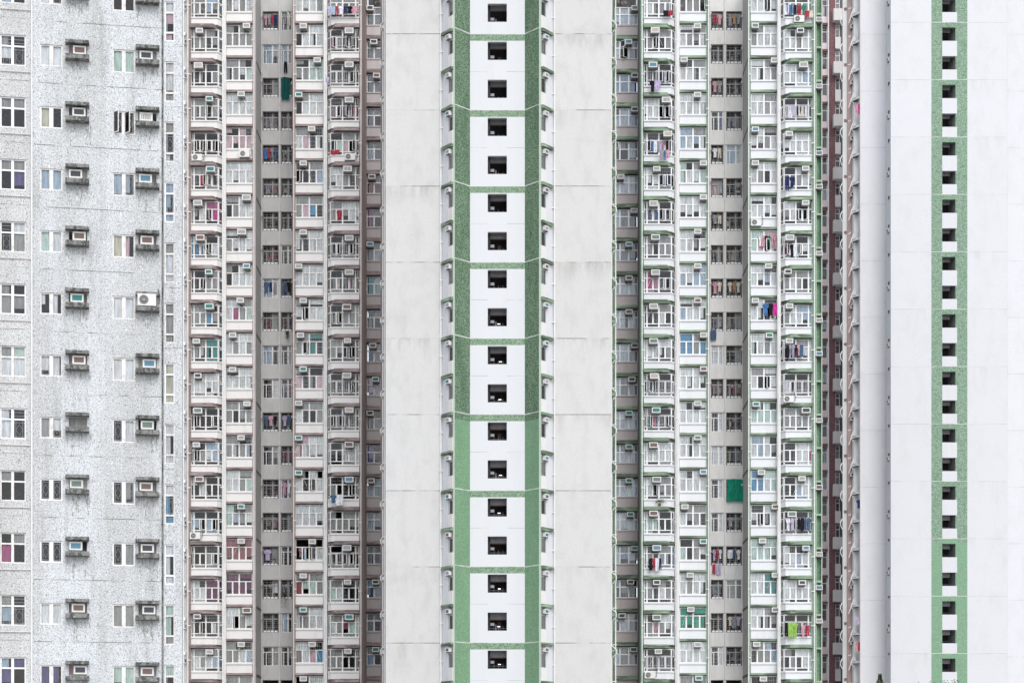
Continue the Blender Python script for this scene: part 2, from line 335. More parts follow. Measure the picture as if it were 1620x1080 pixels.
        if bars == 2:                                 # wrought diamond grilles of the pebble-dash block
            m = 'bars_white'; q0, q1 = a + (b - a) * .24, b - (b - a) * .24; g = .008; vv = v - .07
            if d - c > .5:
                for u in (q0, q1): bx(gr, u - g, u + g, c, d, vv - g, vv + g, m)
                for z in (c + .12, d - .12): bx(gr, a, b, z - g, z + g, vv - g, vv + g, m)
                um = (a + b) / 2; zm = (c + d) / 2
                for s1 in (-1, 1):
                    for s2 in (-1, 1): gr.tube([(*P(um, vv), zm + s1 * (d - c) * .26), (*P(q0 if s2 < 0 else q1, vv), zm)], .006, m, 4)
            else:
                for f_ in (.33, .66): bx(gr, a, b, c + (d - c) * f_ - g, c + (d - c) * f_ + g, vv - g, vv + g, m)
        elif bars == 1 or (bars == 0 and random.random() < .3 and kind != 'kitchen'):
            m = random.choice(['frame_grey', 'bars_white']); g = .007; vv = v - .07; st = max(1, int((b - a) / .16))
            for q in range(1, st + 1): u = a + (b - a) * q / (st + 1); bx(gr, u - g, u + g, c, d, vv - g, vv + g, m)
            for q in range(1, max(2, int((d - c) / .3))): z = c + .3 * q; bx(gr, a, b, z - g, z + g, vv + .008, vv + .02, m)
    if bars == 3:                                     # outer vertical cage, seen in many bay windows
        m = 'bars_white'; vv = v + .14
        for q in range(15):
            u = u0 + W * (.1 + .785 * q / 14); bx(gr, u - .012, u + .012, Z(.1), Z(.7), vv - .01, vv + .01, m)
        for z in (.1, .27, .7): bx(gr, U(.09), U(.895), Z(z) - .013, Z(z) + .013, vv - .035, vv - .012, m)
        for u in (.09, .89): bx(gr, U(u) - .01, U(u) + .01, Z(.1) - .01, Z(.1) + .01, v + .04, vv - .035, m)
    if bars == 4:                                     # kitchen burglar bars: many horizontals
        m = 'bars_mid'; n = 10
        for q in range(n): z = z0 + H * (q + .8) / n; bx(gr, u0, u1, z - .010, z + .010, v + .07, v + .088, m)
        for q in range(1, 4): u = u0 + W * q / 4; bx(gr, u - .011, u + .011, z0, z1, v + .089, v + .105, m)
    c = P((u0 + u1) / 2, v)
    wo = fr.build(name, parent, (c[0], c[1], z0))
    pn.build('pane', wo); cu.build('curtain', wo); gr.build('grille', wo)
    for sb in SASH: sb.build('sash', wo)
    SASH.clear()
    return wo
SASH = []

# ------------------------------------------------------------------ air conditioners, condensers, washing
ACM = {}
def ac_unit(px_or_xyz, col, big=False, rot=0.0, label='', hose=True, group='window air conditioners'):
    """window unit, origin at the bottom centre of its wall side; copies share mesh data"""
    key = (col, big)
    if key not in ACM:
        w, h, d = (.66, .45, .55) if big else (.54, .40, .50)
        a = MB(); m = 'ac_white'
        a.box(-w / 2, w / 2, -d, .3, .05, h, m)
        t = .06
        a.box(-w / 2 - .012, w / 2 + .012, -d - .03, -d - .0005, .05 - .012, .05 + t, m); a.box(-w / 2 - .012, w / 2 + .012, -d - .03, -d - .0005, h - t, h + .012, m)
        a.box(-w / 2 - .012, -w / 2 + t, -d - .03, -d - .0005, .05 + t, h - t, m); a.box(w / 2 - t, w / 2 + .012, -d - .03, -d - .0005, .05 + t, h - t, m)
        g = MB(); gm = 'ac_grille_' + col
        g.box(-w / 2 + t, w / 2 - t, -d - .012, -d - .0008, .05 + t, h - t, gm)
        nl = 5
        for q in range(nl):
            if col == 's':
                x = -w / 2 + t + (w - 2 * t) * (q + .5) / nl; g.box(x - .022, x + .022, -d - .026, -d - .0125, .05 + t, h - t, m)
            else:
                z = .05 + t + (h - .05 - 2 * t) * (q + .5) / nl; g.box(-w / 2 + t, w / 2 - t, -d - .024, -d - .0125, z - .012, z + .012, gm)
        k = MB()
        k.box(-w / 2 + .03, w / 2 - .03, -d + .02, .25, -.03, .045, 'ac_under')
        ACM[key] = (a.mesh('casing', (0, 0, 0)), g.mesh('grille', (0, 0, 0)), k.mesh('bracket', (0, 0, 0)))
    o = thing('air_conditioner', px_or_xyz, label, 'air conditioner', group); o.rotation_euler.z = rot
    for nm, me in zip(('casing', 'grille', 'bracket'), ACM[key]):
        c = bpy.data.objects.new(nm, me); COL.objects.link(c); c.parent = o
    if hose:
        h = MB(); s_ = random.choice((-1, 1)); L_ = random.uniform(.4, .9)
        h.tube([(s_ * .1, -.3, -.02), (s_ * .25, -.2, -.15), (s_ * .45, -.1, -.2 - L_ * .4), (s_ * .6, -.04, -.25 - L_)], .012, 'pipe_white', 5)
        me = h.mesh('hose', (0, 0, 0)); c = bpy.data.objects.new('hose', me); COL.objects.link(c); c.parent = o
    return o
CDM = []
def condenser(loc, label, brown=False):
    if not CDM:
        a = MB(); a.box(-.4, .4, -.3, 0, 0, .52, 'ac_white'); a.box(-.35, -.3, -.28, .02, -.06, -.001, 'ac_under'); a.box(.3, .35, -.28, .02, -.06, -.001, 'ac_under')
        g = MB()
        for (r0, r1, z, m) in ((.20, .22, .012, 'ac_white'), (0, .20, .004, 'ac_grille_s')):
            n = 20
            for q in range(n):
                t0, t1 = 2 * math.pi * q / n, 2 * math.pi * (q + 1) / n
                pt = lambda r, t, yy: (-.13 + r * math.cos(t), -.3 - yy, .26 + r * math.sin(t))
                g.face([pt(r0, t0, z), pt(r0, t1, z), pt(r1, t1, z), pt(r1, t0, z)][::-1], m) if r0 else g.face([pt(0, 0, z), pt(r1, t1, z), pt(r1, t0, z)], m)
        for r in (.06, .10, .14, .18): g.tube([(-.13 + r * math.cos(q * .524), -.315, .26 + r * math.sin(q * .524)) for q in range(13)], .006, 'frame_grey', 4)
        g.box(-.17, -.09, -.318, -.306, .22, .30, 'ac_grille_w')
        CDM.append((a.mesh('casing', (0, 0, 0)), g.mesh('fan_guard', (0, 0, 0))))
    o = thing('outdoor_unit', loc, label, 'air conditioner', 'split air conditioner outdoor units')
    for nm, me in zip(('casing', 'fan_guard'), CDM[0]):
        c = bpy.data.objects.new(nm, me); COL.objects.link(c); c.parent = o
    h = MB(); h.tube([(.4, -.1, .1), (.52, -.08, .12), (.56, -.06, .5), (.5, -.02, .8)], .022, 'ac_grille_d', 6)
    me = h.mesh('pipe', (0, 0, 0)); c = bpy.data.objects.new('pipe', me); COL.objects.link(c); c.parent = o
    return o
def garment(mb, x, y, ztop, w, h, kind, m):
    """one hanging garment, 2.5 cm thick with folds"""
    if kind == 'shirt': out = [(-.5, -.12), (-.22, 0), (.22, 0), (.5, -.12), (.42, -.36), (.27, -.28), (.27, -1), (-.27, -1), (-.27, -.28), (-.42, -.36)]
    elif kind == 'trousers': out = [(-.28, 0), (.28, 0), (.33, -1), (.06, -1), (0, -.35), (-.07, -1), (-.34, -.97)]
    elif kind == 'dress': out = [(-.2, 0), (.2, 0), (.22, -.3), (.5, -.95), (.2, -1), (-.1, -.96), (-.5, -1), (-.22, -.3)]
    else: out = [(-.5, 0), (.5, 0), (.52, -.5), (.46, -1), (.2, -.96), (-.1, -1.02), (-.48, -.97), (-.52, -.5)]
    ph = random.random() * 6
    P = [(x + a * w, y + .03 * math.sin(a * 9 + ph), ztop + b * h) for a, b in out]
    k = len(mb.v); n = len(P); i = mb.mi(m)
    # fan of strips so that the folds show
    cx, cz = x, ztop - h * .45
    for s_, off in ((1, -.013), (-1, .013)):
        c0 = len(mb.v); mb.v.append((cx, y + off + .02 * math.sin(ph), cz if kind != 'trousers' else ztop - h * .2))
        for p in P: mb.v.append((p[0], p[1] + off, p[2]))
        for q in range(n):
            t = [c0, c0 + 1 + q, c0 + 1 + (q + 1) % n]; mb.f.append(t if s_ < 0 else t[::-1]); mb.m.append(i)
    a0 = k + 1; b0 = k + n + 2
    for q in range(n): mb.f.append([a0 + q, a0 + (q + 1) % n, b0 + (q + 1) % n, b0 + q]); mb.m.append(i)
def laundry(x0, x1, y, ztop, items, label, rod=True, drop=.75, group='washing hung out at the windows', cat='laundry'):
    """a rod with garments: one thing"""
    o = thing('laundry', ((x0 + x1) / 2, y, ztop), label, cat, group)
    if rod:
        r = MB(); r.tube([(x0 - .08, y, ztop + .01), (x1 + .08, y, ztop + .01)], .012, 'frame_grey', 6); r.build('rod', o)
    n = len(items); w = (x1 - x0) / n
    for q, it in enumerate(items):
        c, kd = it if isinstance(it, tuple) else (it, random.choice(['shirt', 'trousers', 'cloth', 'shirt']))
        g = MB(); garment(g, x0 + w * (q + .5), y - .02, ztop, w * random.uniform(1.0, 1.25), drop * random.uniform(.8, 1.1), kd, 'cloth_' + c); g.build('garment', o)
    return o
def pipe(parent, px, Y, z0, z1, brk=None, side=0, m='pipe_white', r=.05, name='drain_pipe'):
    x = XW(px, Y); p = MB(); p.tube([(x, Y, z0), (x, Y, z1)], r, m, 8)
    if brk is not None:
        z = brk
        while z < z1 - .1:
            if z > z0: p.tube([(x, Y, z - .05), (x, Y, z + .05)], r * 1.45, m, 8); p.box(x, x + side * .22, Y - .03, Y + .03, z - .03, z + .03, m) if side else None
            z += FL
    return p.build(name, parent)
PX = lambda u, v: (u, -v)                            # plain frontal wall: u = world x, v = -y

TOPC, TOPW, TOPR = 61.5, 86.0, 80.0
TOPZ, BOTZ = 66.5, 0.0        # top of what is built of the residential blocks, just above the picture
# ================================================================== residential blocks (mauve-trimmed and green-trimmed)
YB = 166.6
DATA = {
 # tones (left to right), ac: (frac, colour, big)
 'A': ("MMBM MMMM DMDM MMDM DODO MDDM MLDX ZLDL DDMM MMZM MGTT LLLL DMDD DMLB MLDD BDBD DDMD LLVV MDDL LMLB DDDD".split(),
       {1: (.3, 'w'), 2: (.27, 'e', 1), 3: (.62, 't'), 5: (.66, 't', 1), 6: (.25, 'w', 1), 7: (.33, 'n', 1), 8: (.6, 't'), 9: (.62, 't', 1), 10: (.2, 'w'), 11: (.25, 'd'), 12: (.25, 'g', 1), 13: (.2, 'w'), 14: (.3, 'n', 1), 18: (.23, 'n'), 19: (.62, 'w'), 20: (.35, 'w', 1)}),
 'B': ("MLML MMMM MMLG LLLL PPPP LLLL DMLL MLLL DLLL LXMG LMLM LLLL MMMM MLMB LLMG GBML RRRR VVVV LDML MMLB MMMM".split(),
       {1: (.8, 'w'), 3: (.6, 'w'), 6: (.8, 'w', 1), 7: (.62, 'w', 1), 8: (.8, 'b'), 9: (.57, 'w'), 10: (.28, 'w'), 11: (.28, 'w'), 12: (.82, 's'), 13: (.6, 'w'), 15: (.6, 't'), 16: (.6, 'w'), 18: (.82, 'n', 1), 19: (.6, 'w')}),
 'D': ("LLLM DLLL MMGG DLLL LPDL DDDB MPZD LDLL LLLL LDLL MDTM PMMP LMMM PLLL LDDL LLLL DDDL RGGM LMLL MLPZ DLLL".split(),
       {1: (.3, 'w'), 2: (.8, 'w'), 3: (.1, 't'), 4: (.6, 'e'), 5: (.3, 'w'), 7: (.3, 'w'), 8: (.1, 'w'), 9: (.3, 'w'), 10: (.2, 'w'), 11: (.3, 't'), 12: (.1, 'w'), 13: (.1, 't'), 14: (.1, 't'), 16: (.62, 'w'), 17: (.3, 'e'), 18: (.3, 't'), 19: (.62, 'w'), 20: (.3, 'w')}),
 'E': ("MMMM DDDD DDDD DDDD DGPD LLMD MRML DDDD DDDD DDMM MMDD DDDD DDDD DDLL MDDD MMMM DDDD GLDD LMRG MMDD RDRR".split(),
       {1: (.7, 'w', 1), 2: (.7, 'w', 1), 3: (.7, 'w', 1), 5: (.65, 's', 1), 7: (.7, 'w', 1), 8: (.7, 'w', 1), 9: (.63, 'n', 1), 10: (.65, 'e'), 11: (.63, 'w', 1), 12: (.7, 'e', 1), 13: (.7, 'n', 1), 14: (.7, 'b', 1), 16: (.63, 'w', 1), 17: (.65, 'w'), 18: (.7, 't', 1), 19: (.66, 'w'), 20: (.38, 'w')}),
 'F': ("MM MM MM MD LM RR XD ML TG MM DM PP MM UD LL LL MM BL MD BM".split(),
       {0: (.2, 'd'), 1: (.4, 'd'), 2: (.55, 'n'), 5: (.3, 'n'), 7: (.2, 'b'), 10: (.35, 'n'), 11: (.5, 't'), 12: (.2, 'd'), 14: (.25, 'n'), 17: (.5, 'd'), 19: (.5, 't')}),
 'G': ("LMMD MDDM DDDD LLDD DDDD LLDD DBDD MMMM XPDD DDLD LLLM DDDD DXDD LLLL LDMM GGDD MDMB MDLM MPML DDDD MMMM".split(),
       {1: (.35, 'e', 1), 2: (.28, 'b', 1), 3: (.7, 's', 1), 4: (.75, 'e', 1), 5: (.4, 'w'), 6: (.3, 's', 1), 7: (.36, 'g', 1), 8: (.36, 'w', 1), 9: (.3, 'w', 1), 10: (.3, 'g', 1), 11: (.32, 'e', 1), 12: (.38, 't', 1), 13: (.3, 'n', 1), 14: (.4, 'g', 1), 15: (.3, 'n', 1), 16: (.4, 'b', 1), 17: (.4, 'd'), 18: (.4, 'g', 1), 19: (.45, 'w'), 20: (.4, 't')}),
 'H': ("MMMD LMML LLML LLLL BLBL GLLG LLLL LLML BLBB BLLL ZZMZ LLLL LLLL LLLL LLLW LMMM GMML LMLL KKKK LLLL MMMM".split(),
       {1: (.65, 'w'), 2: (.15, 'w'), 3: (.65, 'w'), 5: (.87, 'w'), 6: (.87, 'w'), 7: (.66, 'w'), 8: (.66, 'w'), 9: (.66, 'n'), 10: (.88, 'w'), 11: (.88, 'n'), 12: (.66, 'w'), 13: (.66, 'g'), 14: (.87, 'b'), 15: (.18, 'w'), 16: (.87, 't'), 17: (.38, 'w'), 18: (.4, 'w'), 19: (.66, 'w'), 20: (.7, 't')}),
 'I': ("LLDL MLLL LLLM LLML LLML LMDL LLLL GPDP LLBL LLDD GLML LDDL GGGG LBLM ZZLG LDML GGGG LLTT LLMM DMMB DDDD".split(),
       {1: (.1, 'g'), 2: (.87, 'w'), 4: (.15, 'b'), 5: (.15, 'w'), 8: (.65, 'w'), 9: (.15, 'w'), 10: (.68, 't'), 12: (.18, 't'), 14: (.38, 'w'), 15: (.9, 'n'), 16: (.42, 'w'), 17: (.93, 'w'), 18: (.93, 'g'), 19: (.2, 'w'), 20: (.45, 'w')}),
 'J': ("DBDM LLML LLLB DDDD LLLL DDML MLDD DDDL MLMM MLLB DDML LDDD MMMM DDLL DDBL DDDD LLBL LLLL DLDM MMDL MMDD".split(),
       {1: (.6, 'd'), 2: (.7, 'w', 1), 4: (.24, 'w'), 5: (.77, 'w'), 6: (.77, 'w'), 7: (.26, 'w', 1), 8: (.2, 'd'), 9: (.25, 'w'), 10: (.25, 'w'), 12: (.78, 'd', 1), 14: (.65, 'w'), 15: (.33, 'g', 1), 16: (.78, 'b'), 17: (.66, 'd'), 20: (.8, 'w')}),
 'N': ("LLL LDM BBB LLB DDL LLL LMM LMM LLL LLL LLM LMM LLL LLL LWW LLL LBL MMD MLM LMM".split(),
       {0: (.85, 'g'), 1: (.58, 'b'), 2: (.85, 'd'), 3: (.85, 'd'), 5: (.25, 'w'), 6: (.82, 'w'), 7: (.6, 'b'), 8: (.6, 'n'), 9: (.6, 'n'), 10: (.85, 'd'), 11: (.72, 'd'), 12: (.6, 't'), 13: (.6, 't'), 14: (.6, 't'), 15: (.66, 't'), 16: (.85, 't'), 17: (.67, 'd'), 18: (.3, 'd'), 19: (.8, 'd')}),
}
CNAME = {'A': 'leftmost bay column of mauve-trimmed block', 'B': 'second window column of mauve-trimmed block', 'D': 'column right of grey strip, mauve-trimmed block', 'E': 'right bay column of mauve-trimmed block',
         'F': 'shaded recess column beside central tower', 'G': 'left bay column of green-trimmed block', 'H': 'column left of grey strip, green-trimmed block',
         'I': 'column right of grey strip, green-trimmed block', 'J': 'right bay column of green-trimmed block', 'N': 'shaded recess column of green-trimmed block'}
BARS = {('E', 2): 3, ('E', 7): 3, ('E', 12): 3, ('E', 11): 3, ('G', 11): 3, ('G', 12): 3, ('G', 2): 3, ('J', 3): 3, ('J', 11): 3, ('E', 1): 3, ('J', 18): 3, ('G', 19): 3, ('E', 16): 3, ('J', 15): 3}

def bay_cell(b, cn, i, x0, x1, chamfer_right, trim, par, fm):
    """projecting bay: window, sill, parapet and ledge with one chamfered end"""
    dz = -FL * (i - 3)
    Yw, Yp, Yl = YB - .62, YB - .76, YB - 1.08
    X0, X1 = XW(x0, Yw), XW(x1, Yw)
    zl0 = ZW(206.3, Yl) + dz; zl1 = ZW(200.8, Yl) + dz            # ledge
    zp1 = ZW(192.6, Yp) + dz; zs1 = ZW(190.6, Yp) + dz
    zt = zl0 + FL                                                # underside of the ledge above
    mir = (lambda pl: pl) if chamfer_right else (lambda pl: [(X0 + X1 - p[0], p[1]) for p in pl])
    cb = X1 - .285; k = 1.55                                      # the last side light turns back towards the wall
    l = MB()
    l.prism(mir([(X0 - .03, YB + .1), (X0 - .03, Yl), (X1 - .66, Yl), (X1 - .18, YB - .2), (X1 + .02, YB - .2), (X1 + .02, YB + .1)]), zl0, zl1, trim)
    lo = l.build('ledge', b)
    p = MB(); p.prism(mir([(X0, YB + .1), (X0, Yp), (cb - .06, Yp), (X1 - .01, Yp + .285 * k + .05), (X1 - .01, YB + .1)]), zl1, zp1, par)
    p.prism(mir([(X0 - .02, YB + .1), (X0 - .02, Yp - .07), (cb - .04, Yp - .07), (X1 + .01, Yp + .285 * k), (X1 + .01, YB + .1)]), zp1, zs1, par)
    p.build('parapet', b)
    top = zt - .07
    m = MB(); m.prism(mir([(X0, YB + .1), (X0, Yw - .02), (cb, Yw - .02), (X1, Yw + .285 * k), (X1, YB + .1)]), top, zt, 'slab_edge_dark'); m.build('lintel', b)  # lintel strip coloured dark to stand in for the shadow above the frame
    if chamfer_right: PB = lambda u, v: (u, -v + max(0, u - cb) * k); bend = cb
    else:
        cb2 = X0 + .285; PB = lambda u, v: (u, -v + max(0, cb2 - u) * k); bend = cb2
    window(b, PB, X0, X1, -Yw, zs1, top, 'bay', DATA[cn][0][i].replace('O', 'D'), fm, BARS.get((cn, i), 0), opened=.5 if 'O' not in DATA[cn][0][i] else .9, name='bay_window', bend=bend)
    return X0, X1, Yw, zs1, top, Yp, zl1, zp1

def flat_cell(b, cn, i, x0, x1, trim, par, fm):
    dz = -FL * (i - 3); Yw, Yp, Yl = YB + .08, YB - .02, YB - .18
    X0, X1 = XW(x0, Yw), XW(x1, Yw)
    zl0 = ZW(199.6, Yl) + dz; zl1 = ZW(196.2, Yl) + dz; zp1 = ZW(183.6, Yp) + dz; zs1 = ZW(181, Yp) + dz; zt = zl0 + FL
    l = MB(); l.box(X0 - .02, X1 + .02, Yl, YB + .3, zl0, zl1, trim); l.build('ledge', b)
    p = MB(); p.box(X0, X1, Yp, YB + .3, zl1, zp1, par); p.box(X0 - .02, X1 + .02, Yp - .08, YB + .3, zp1, zs1, par)
    p.build('parapet', b)
    top = zt - .07
    m = MB(); m.box(X0, X1, Yw - .03, YB + .3, top, zt, 'slab_edge_dark'); m.build('lintel', b)  # same dark strip, frame shadow put into its colour
    window(b, PX, X0, X1, -Yw, zs1, top, 'flat', DATA[cn][0][i], fm, 0, opened=.35)
    return X0, X1, Yw, zs1, top, Yp, zl1, zp1

def place_ac(cn, i, geo):
    a = DATA[cn][1].get(i)
    if not a: return
    X0, X1, Yw, z0, z1 = geo[:5]; big = len(a) > 2
    h = .45 if big else .40
    x = X0 + (X1 - X0) * a[0]; x = min(max(x, X0 + .3), X1 - .2)
    ac_unit((x, Yw - .02, z1 - h - .03 + random.uniform(-.05, .03)), a[1], big, label=f"{ACN[a[1]]} air conditioner, {CNAME[cn]}, {rowname(i)}", hose=random.random() < .5)

def recess_cell(b, cn, j, x0, x1, Y, trim, par, fm):
    """the shaded bay in the slot next to the central tower: sill row y = 40.5 + 53.18 j"""
    dz = -FL * (j - 3)
    X0, X1 = XW(x0, Y), XW(x1, Y)
    z0 = ZW(200.0, Y) + dz; z1 = ZW(170.6, Y) + dz; zl1 = ZW(215.6, Y - .3) + dz; zl0 = ZW(221.4, Y - .3) + dz
    l = MB(); l.box(X0, X1, Y - .3, Y + .4, zl0, zl1, trim); l.build('recess_ledge', b)
    p = MB(); p.box(X0, X1, Y - .1, Y + .4, zl1, z0 - .10, par); p.box(X0, X1, Y - .16, Y + .4, z0 - .10, z0, par); p.build('recess_parapet', b)
    top = zl0 + FL - .1
    m = MB(); m.box(X0, X1, Y - .02, Y + .4, top, zl0 + FL, 'slab_edge_dark'); m.build('recess_lintel', b)  # dark colour again serves as the shadow over the window frame
    window(b, PX, X0, X1, -Y, z0, top, 'tri', DATA[cn][0][j], fm, 0, opened=.3, tint=True, name='recess_window')
    a = DATA[cn][1].get(j)
    if a: ac_unit((X0 + (X1 - X0) * a[0], Y - .02, top - .43), a[1], False, label=f"{ACN[a[1]]} air conditioner, {CNAME[cn]}, {rowname(j)}", hose=False)

YS = 170.7
def kitchen(b, mrow, x0, x1, typ, tones, fm, which):
    dz = -FL * (mrow - 3)
    z0 = ZW(206.6, YS) + dz; z1 = ZW(176.8, YS) + dz
    X0, X1 = XW(x0, YS), XW(x1, YS)
    if typ == 'w': window(b, PX, X0 + .02, X1 - .02, -(YS + .10), z0, z1, 'kitchen', tones, fm, 1, opened=.0, name='kitchen_window')
    else:
        wo = window(b, PX, X0 + .02, X1 - .02, -(YS + .22), z0, z1, 'kitchen', tones, 'frame_grey', 4, opened=.0, name='kitchen_window')
        s_ = MB(); n = 4 if X1 - X0 > 1.1 else 3
        for (qa, qb, qc, qd) in ((X0, X0 + .05, z0, z1), (X1 - .05, X1, z0, z1), (X0 + .05, X1 - .05, z0, z0 + .02), (X0 + .05, X1 - .05, z1 - .05, z1)): s_.box(qa, qb, YS - .01, YS + .2, qc, qd, 'slab_edge_dark')
        for q in range(n):                            # white blocks standing on the sill
            a = X0 + .06 + (X1 - X0 - .12) * (q + .1) / n; s_.box(a, a + (X1 - X0) / n * .7, YS - .02, YS + .12, z0 + .02, z0 + .15, 'frame_white')
        s_.build('sill_block', wo)
        cl = MB()
        for q in range(7):
            a = random.uniform(X0 + .1, X1 - .25); w_ = random.uniform(.06, .28); b_ = random.choice([z0 + .02, z0 + .02, z0 + .5, z0 + .95]); h = random.uniform(.08, .42); y = YS + random.uniform(.3, .9)
            cl.prism([(a, y), (a + w_, y), (a + w_ * .9, y + .15), (a + .02, y + .15)], b_, b_ + h, random.choice(['cloth_white', 'cloth_grey', 'cloth_cream', 'cloth_red', 'cloth_lilac', 'frame_grey', 'cloth_denim', 'rust', 'cloth_white', 'curtain_M']))
        for b_ in (z0 + .46, z0 + .91): cl.box(X0 + .08, X1 - .08, YS + .5, YS + .95, b_, b_ + .03, 'frame_grey')
        cl.build('shelf', wo)
    if random.random() < .8:                          # drying-rack bracket sticking out beside the opening
        br_ = MB(); xx = X0 + .02 if which == 0 else X1 - .02; sg = -1 if which == 0 else 1; zz_ = z1 - random.uniform(.25, .5)
        if typ != 'w': br_.box(xx - .02, xx + .02, YS - .45, YS - .02, zz_, zz_ + .05, 'pipe_white'); br_.box(xx - .06, xx + .14 * sg + .02, YS - .2, YS - .12, zz_ - .06, zz_ + .1, 'pipe_pinkish'); br_.build('rack_bracket', b)

def strip(b, xs, typs, tone_list, fm, gm='grey_render'):
    """grey utility strip between the two flats: two openings a floor"""
    (a0, a1, c0, c1, e0, e1) = xs                    # opening 1, opening 2, strip edges (px at YS)
    zt, zb = TOPZ, ZW(1095, YS)
    w = MB()
    w.box(XW(e0, YS), XW(a0, YS), YS, YS + .3, zb, zt, gm); w.box(XW(a1, YS), XW(c0, YS), YS, YS + .3, zb, zt, gm); w.box(XW(c1, YS), XW(e1, YS), YS, YS + .3, zb, zt, gm)
    for m in range(21):
        dz = -FL * (m - 3); z0 = ZW(206.6, YS) + dz; zn = ZW(176.8, YS) + dz - FL
        for (p, q) in ((a0, a1), (c0, c1)):
            w.box(XW(p, YS), XW(q, YS), YS + .003, YS + .3, max(zn, zb), z0, gm)
            if m == 0: w.box(XW(p, YS), XW(q, YS), YS + .003, YS + .3, zn + FL, zt, gm)
        if m < 20: w.box(XW(a0, YS), XW(c1, YS), YS - .015, YS - .001, zn - .0, zn + .03, 'slab_edge_dark')
    w.build('grey_wall', b)
    for m in range(20):
        kitchen(b, m, a0, a1, typs[0][m], tone_list[0][m] if typs[0][m] != 'w' or tone_list[0][m] != 'DD' else 'DL', fm, 0); kitchen(b, m, c0, c1, typs[1][m], tone_list[1][m], fm, 1)

def block(name, label, cols, trim, par, fm, piers, strip_px, strip_typ, recess, sidewall, mirror):
    cxm = (XW(cols[0][1], YB) + XW(cols[-1][2], YB)) / 2
    b = thing(name, (cxm, YB, 0), label, 'apartment block')
    geo = {}
    for (cn, x0, x1, kind) in cols:
        for i in range(21):
            if kind == 'bayR': g = bay_cell(b, cn, i, x0, x1, True, trim, par, fm)
            elif kind == 'bayL': g = bay_cell(b, cn, i, x0, x1, False, trim, par, fm)
            else: g = flat_cell(b, cn, i, x0, x1, trim, par, fm)
            geo[(cn, i)] = g; place_ac(cn, i, g)
    zb = ZW(1120, YB)
    # piers, side returns and everything behind the windows
    w = MB()
    for (a, c, proj, m) in piers: w.box(XW(a, YB - proj), XW(c, YB - proj), YB - proj, YB + .5, zb, TOPZ, m)
    w.build('pier', b)
    inn = MB()
    xs0, xs1 = XW(cols[0][1], YB) - .2, XW(cols[-1][2], YB) + .2
    s0, s1 = (XW(strip_px[4], YS), XW(462.8, YB) + .02) if not mirror else (XW(1122.5, YB) - .02, XW(strip_px[5], YS))
    strip_px = (*strip_px[:4], CX + s0 * F / YS, CX + s1 * F / YS)
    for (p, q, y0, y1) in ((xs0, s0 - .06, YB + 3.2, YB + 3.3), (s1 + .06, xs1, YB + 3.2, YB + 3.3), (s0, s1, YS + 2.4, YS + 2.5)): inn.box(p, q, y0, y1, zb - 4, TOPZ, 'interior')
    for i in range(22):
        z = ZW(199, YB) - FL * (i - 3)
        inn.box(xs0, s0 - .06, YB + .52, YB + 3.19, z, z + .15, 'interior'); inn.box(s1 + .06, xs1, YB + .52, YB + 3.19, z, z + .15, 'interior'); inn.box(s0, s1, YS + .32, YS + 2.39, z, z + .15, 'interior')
    for (cn, x0, x1, kind) in cols:
        for px in (x0 - 2.5, x1 + 2.5): inn.box(XW(px, YB) - .05, XW(px, YB) + .05, YB + .52, YB + 3.19, zb, TOPZ, 'interior')
    inn.build('interior', b)
    sw = MB()                                          # returns of the grey recess
    for x, sgn in ((s0, -1), (s1, 1)):
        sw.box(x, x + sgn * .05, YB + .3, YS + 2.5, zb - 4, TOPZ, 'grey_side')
        for i in range(1, 21, 2):
            z = ZW(88.6 + 2, YB) - FL * (i - 1); sw.box(x - sgn * .012, x - sgn * .001, YB + .35, YS - .02, z - .16, z + .06, 'slab_edge_dark')
    sw.build('side_wall', b)
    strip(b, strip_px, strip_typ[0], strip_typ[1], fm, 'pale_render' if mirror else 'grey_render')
    base = MB(); base.box(xs0, s0, YB, YB + 6, 0, zb, 'parapet_paint'); base.box(s1, xs1, YB, YB + 6, 0, zb, 'parapet_paint'); base.box(s0, s1, YS, YB + 6, 0, ZW(1095, YS), 'grey_render')
    base.build('base_wall', b)
    return b, geo

def tl(n, pool): return [(random.choice(pool) + random.choice('DDDDM')) for _ in range(n)] or [''.join(random.choice(pool) for _ in range(2)) for _ in range(n)]
# ---- mauve-trimmed block
ta = tl(20, 'DDDDD'); ta[1] = 'BB'; ta[8] = 'BW'; ta[10] = 'BM'; ta[11] = 'DW'; ta[19] = 'DM'; ta[17] = 'DL'; ta[5] = 'DD'
tb = tl(20, 'DDDDD'); tb[1] = 'BM'; tb[14] = 'UM'; tb[18] = 'BD'; tb[8] = 'UD'
K1 = list('bwbbbbbbwbwwbwbbbbbw'); K2 = list('wwbbbbbwbbwwbbwbwbww')
BL, GL = block('mauve_trimmed_apartment_block', 'apartment block with mauve floor ledges and mixed bay windows, left of the central tower',
    [('A', 302.2, 351, 'bayR'), ('B', 357.5, 399.5, 'flat'), ('D', 467.5, 511.5, 'flat'), ('E', 517.5, 568.5, 'bayL')], 'mauve', 'parapet_paint', 'frame_cream',
    [(298.5, 302, .85, 'mauve_wall'), (351.2, 357.3, .35, 'pier_paint'), (399.7, 404.2, .12, 'mauve_pale'), (462.8, 467.3, .12, 'mauve_wall'), (511.7, 517.3, .35, 'pier_paint'), (568.7, 573, .85, 'mauve_wall')],
    (415.3, 440.8, 444.4, 462.6, 413.2, 466.5), ((K1, K2), (ta, tb)), None, None, False)
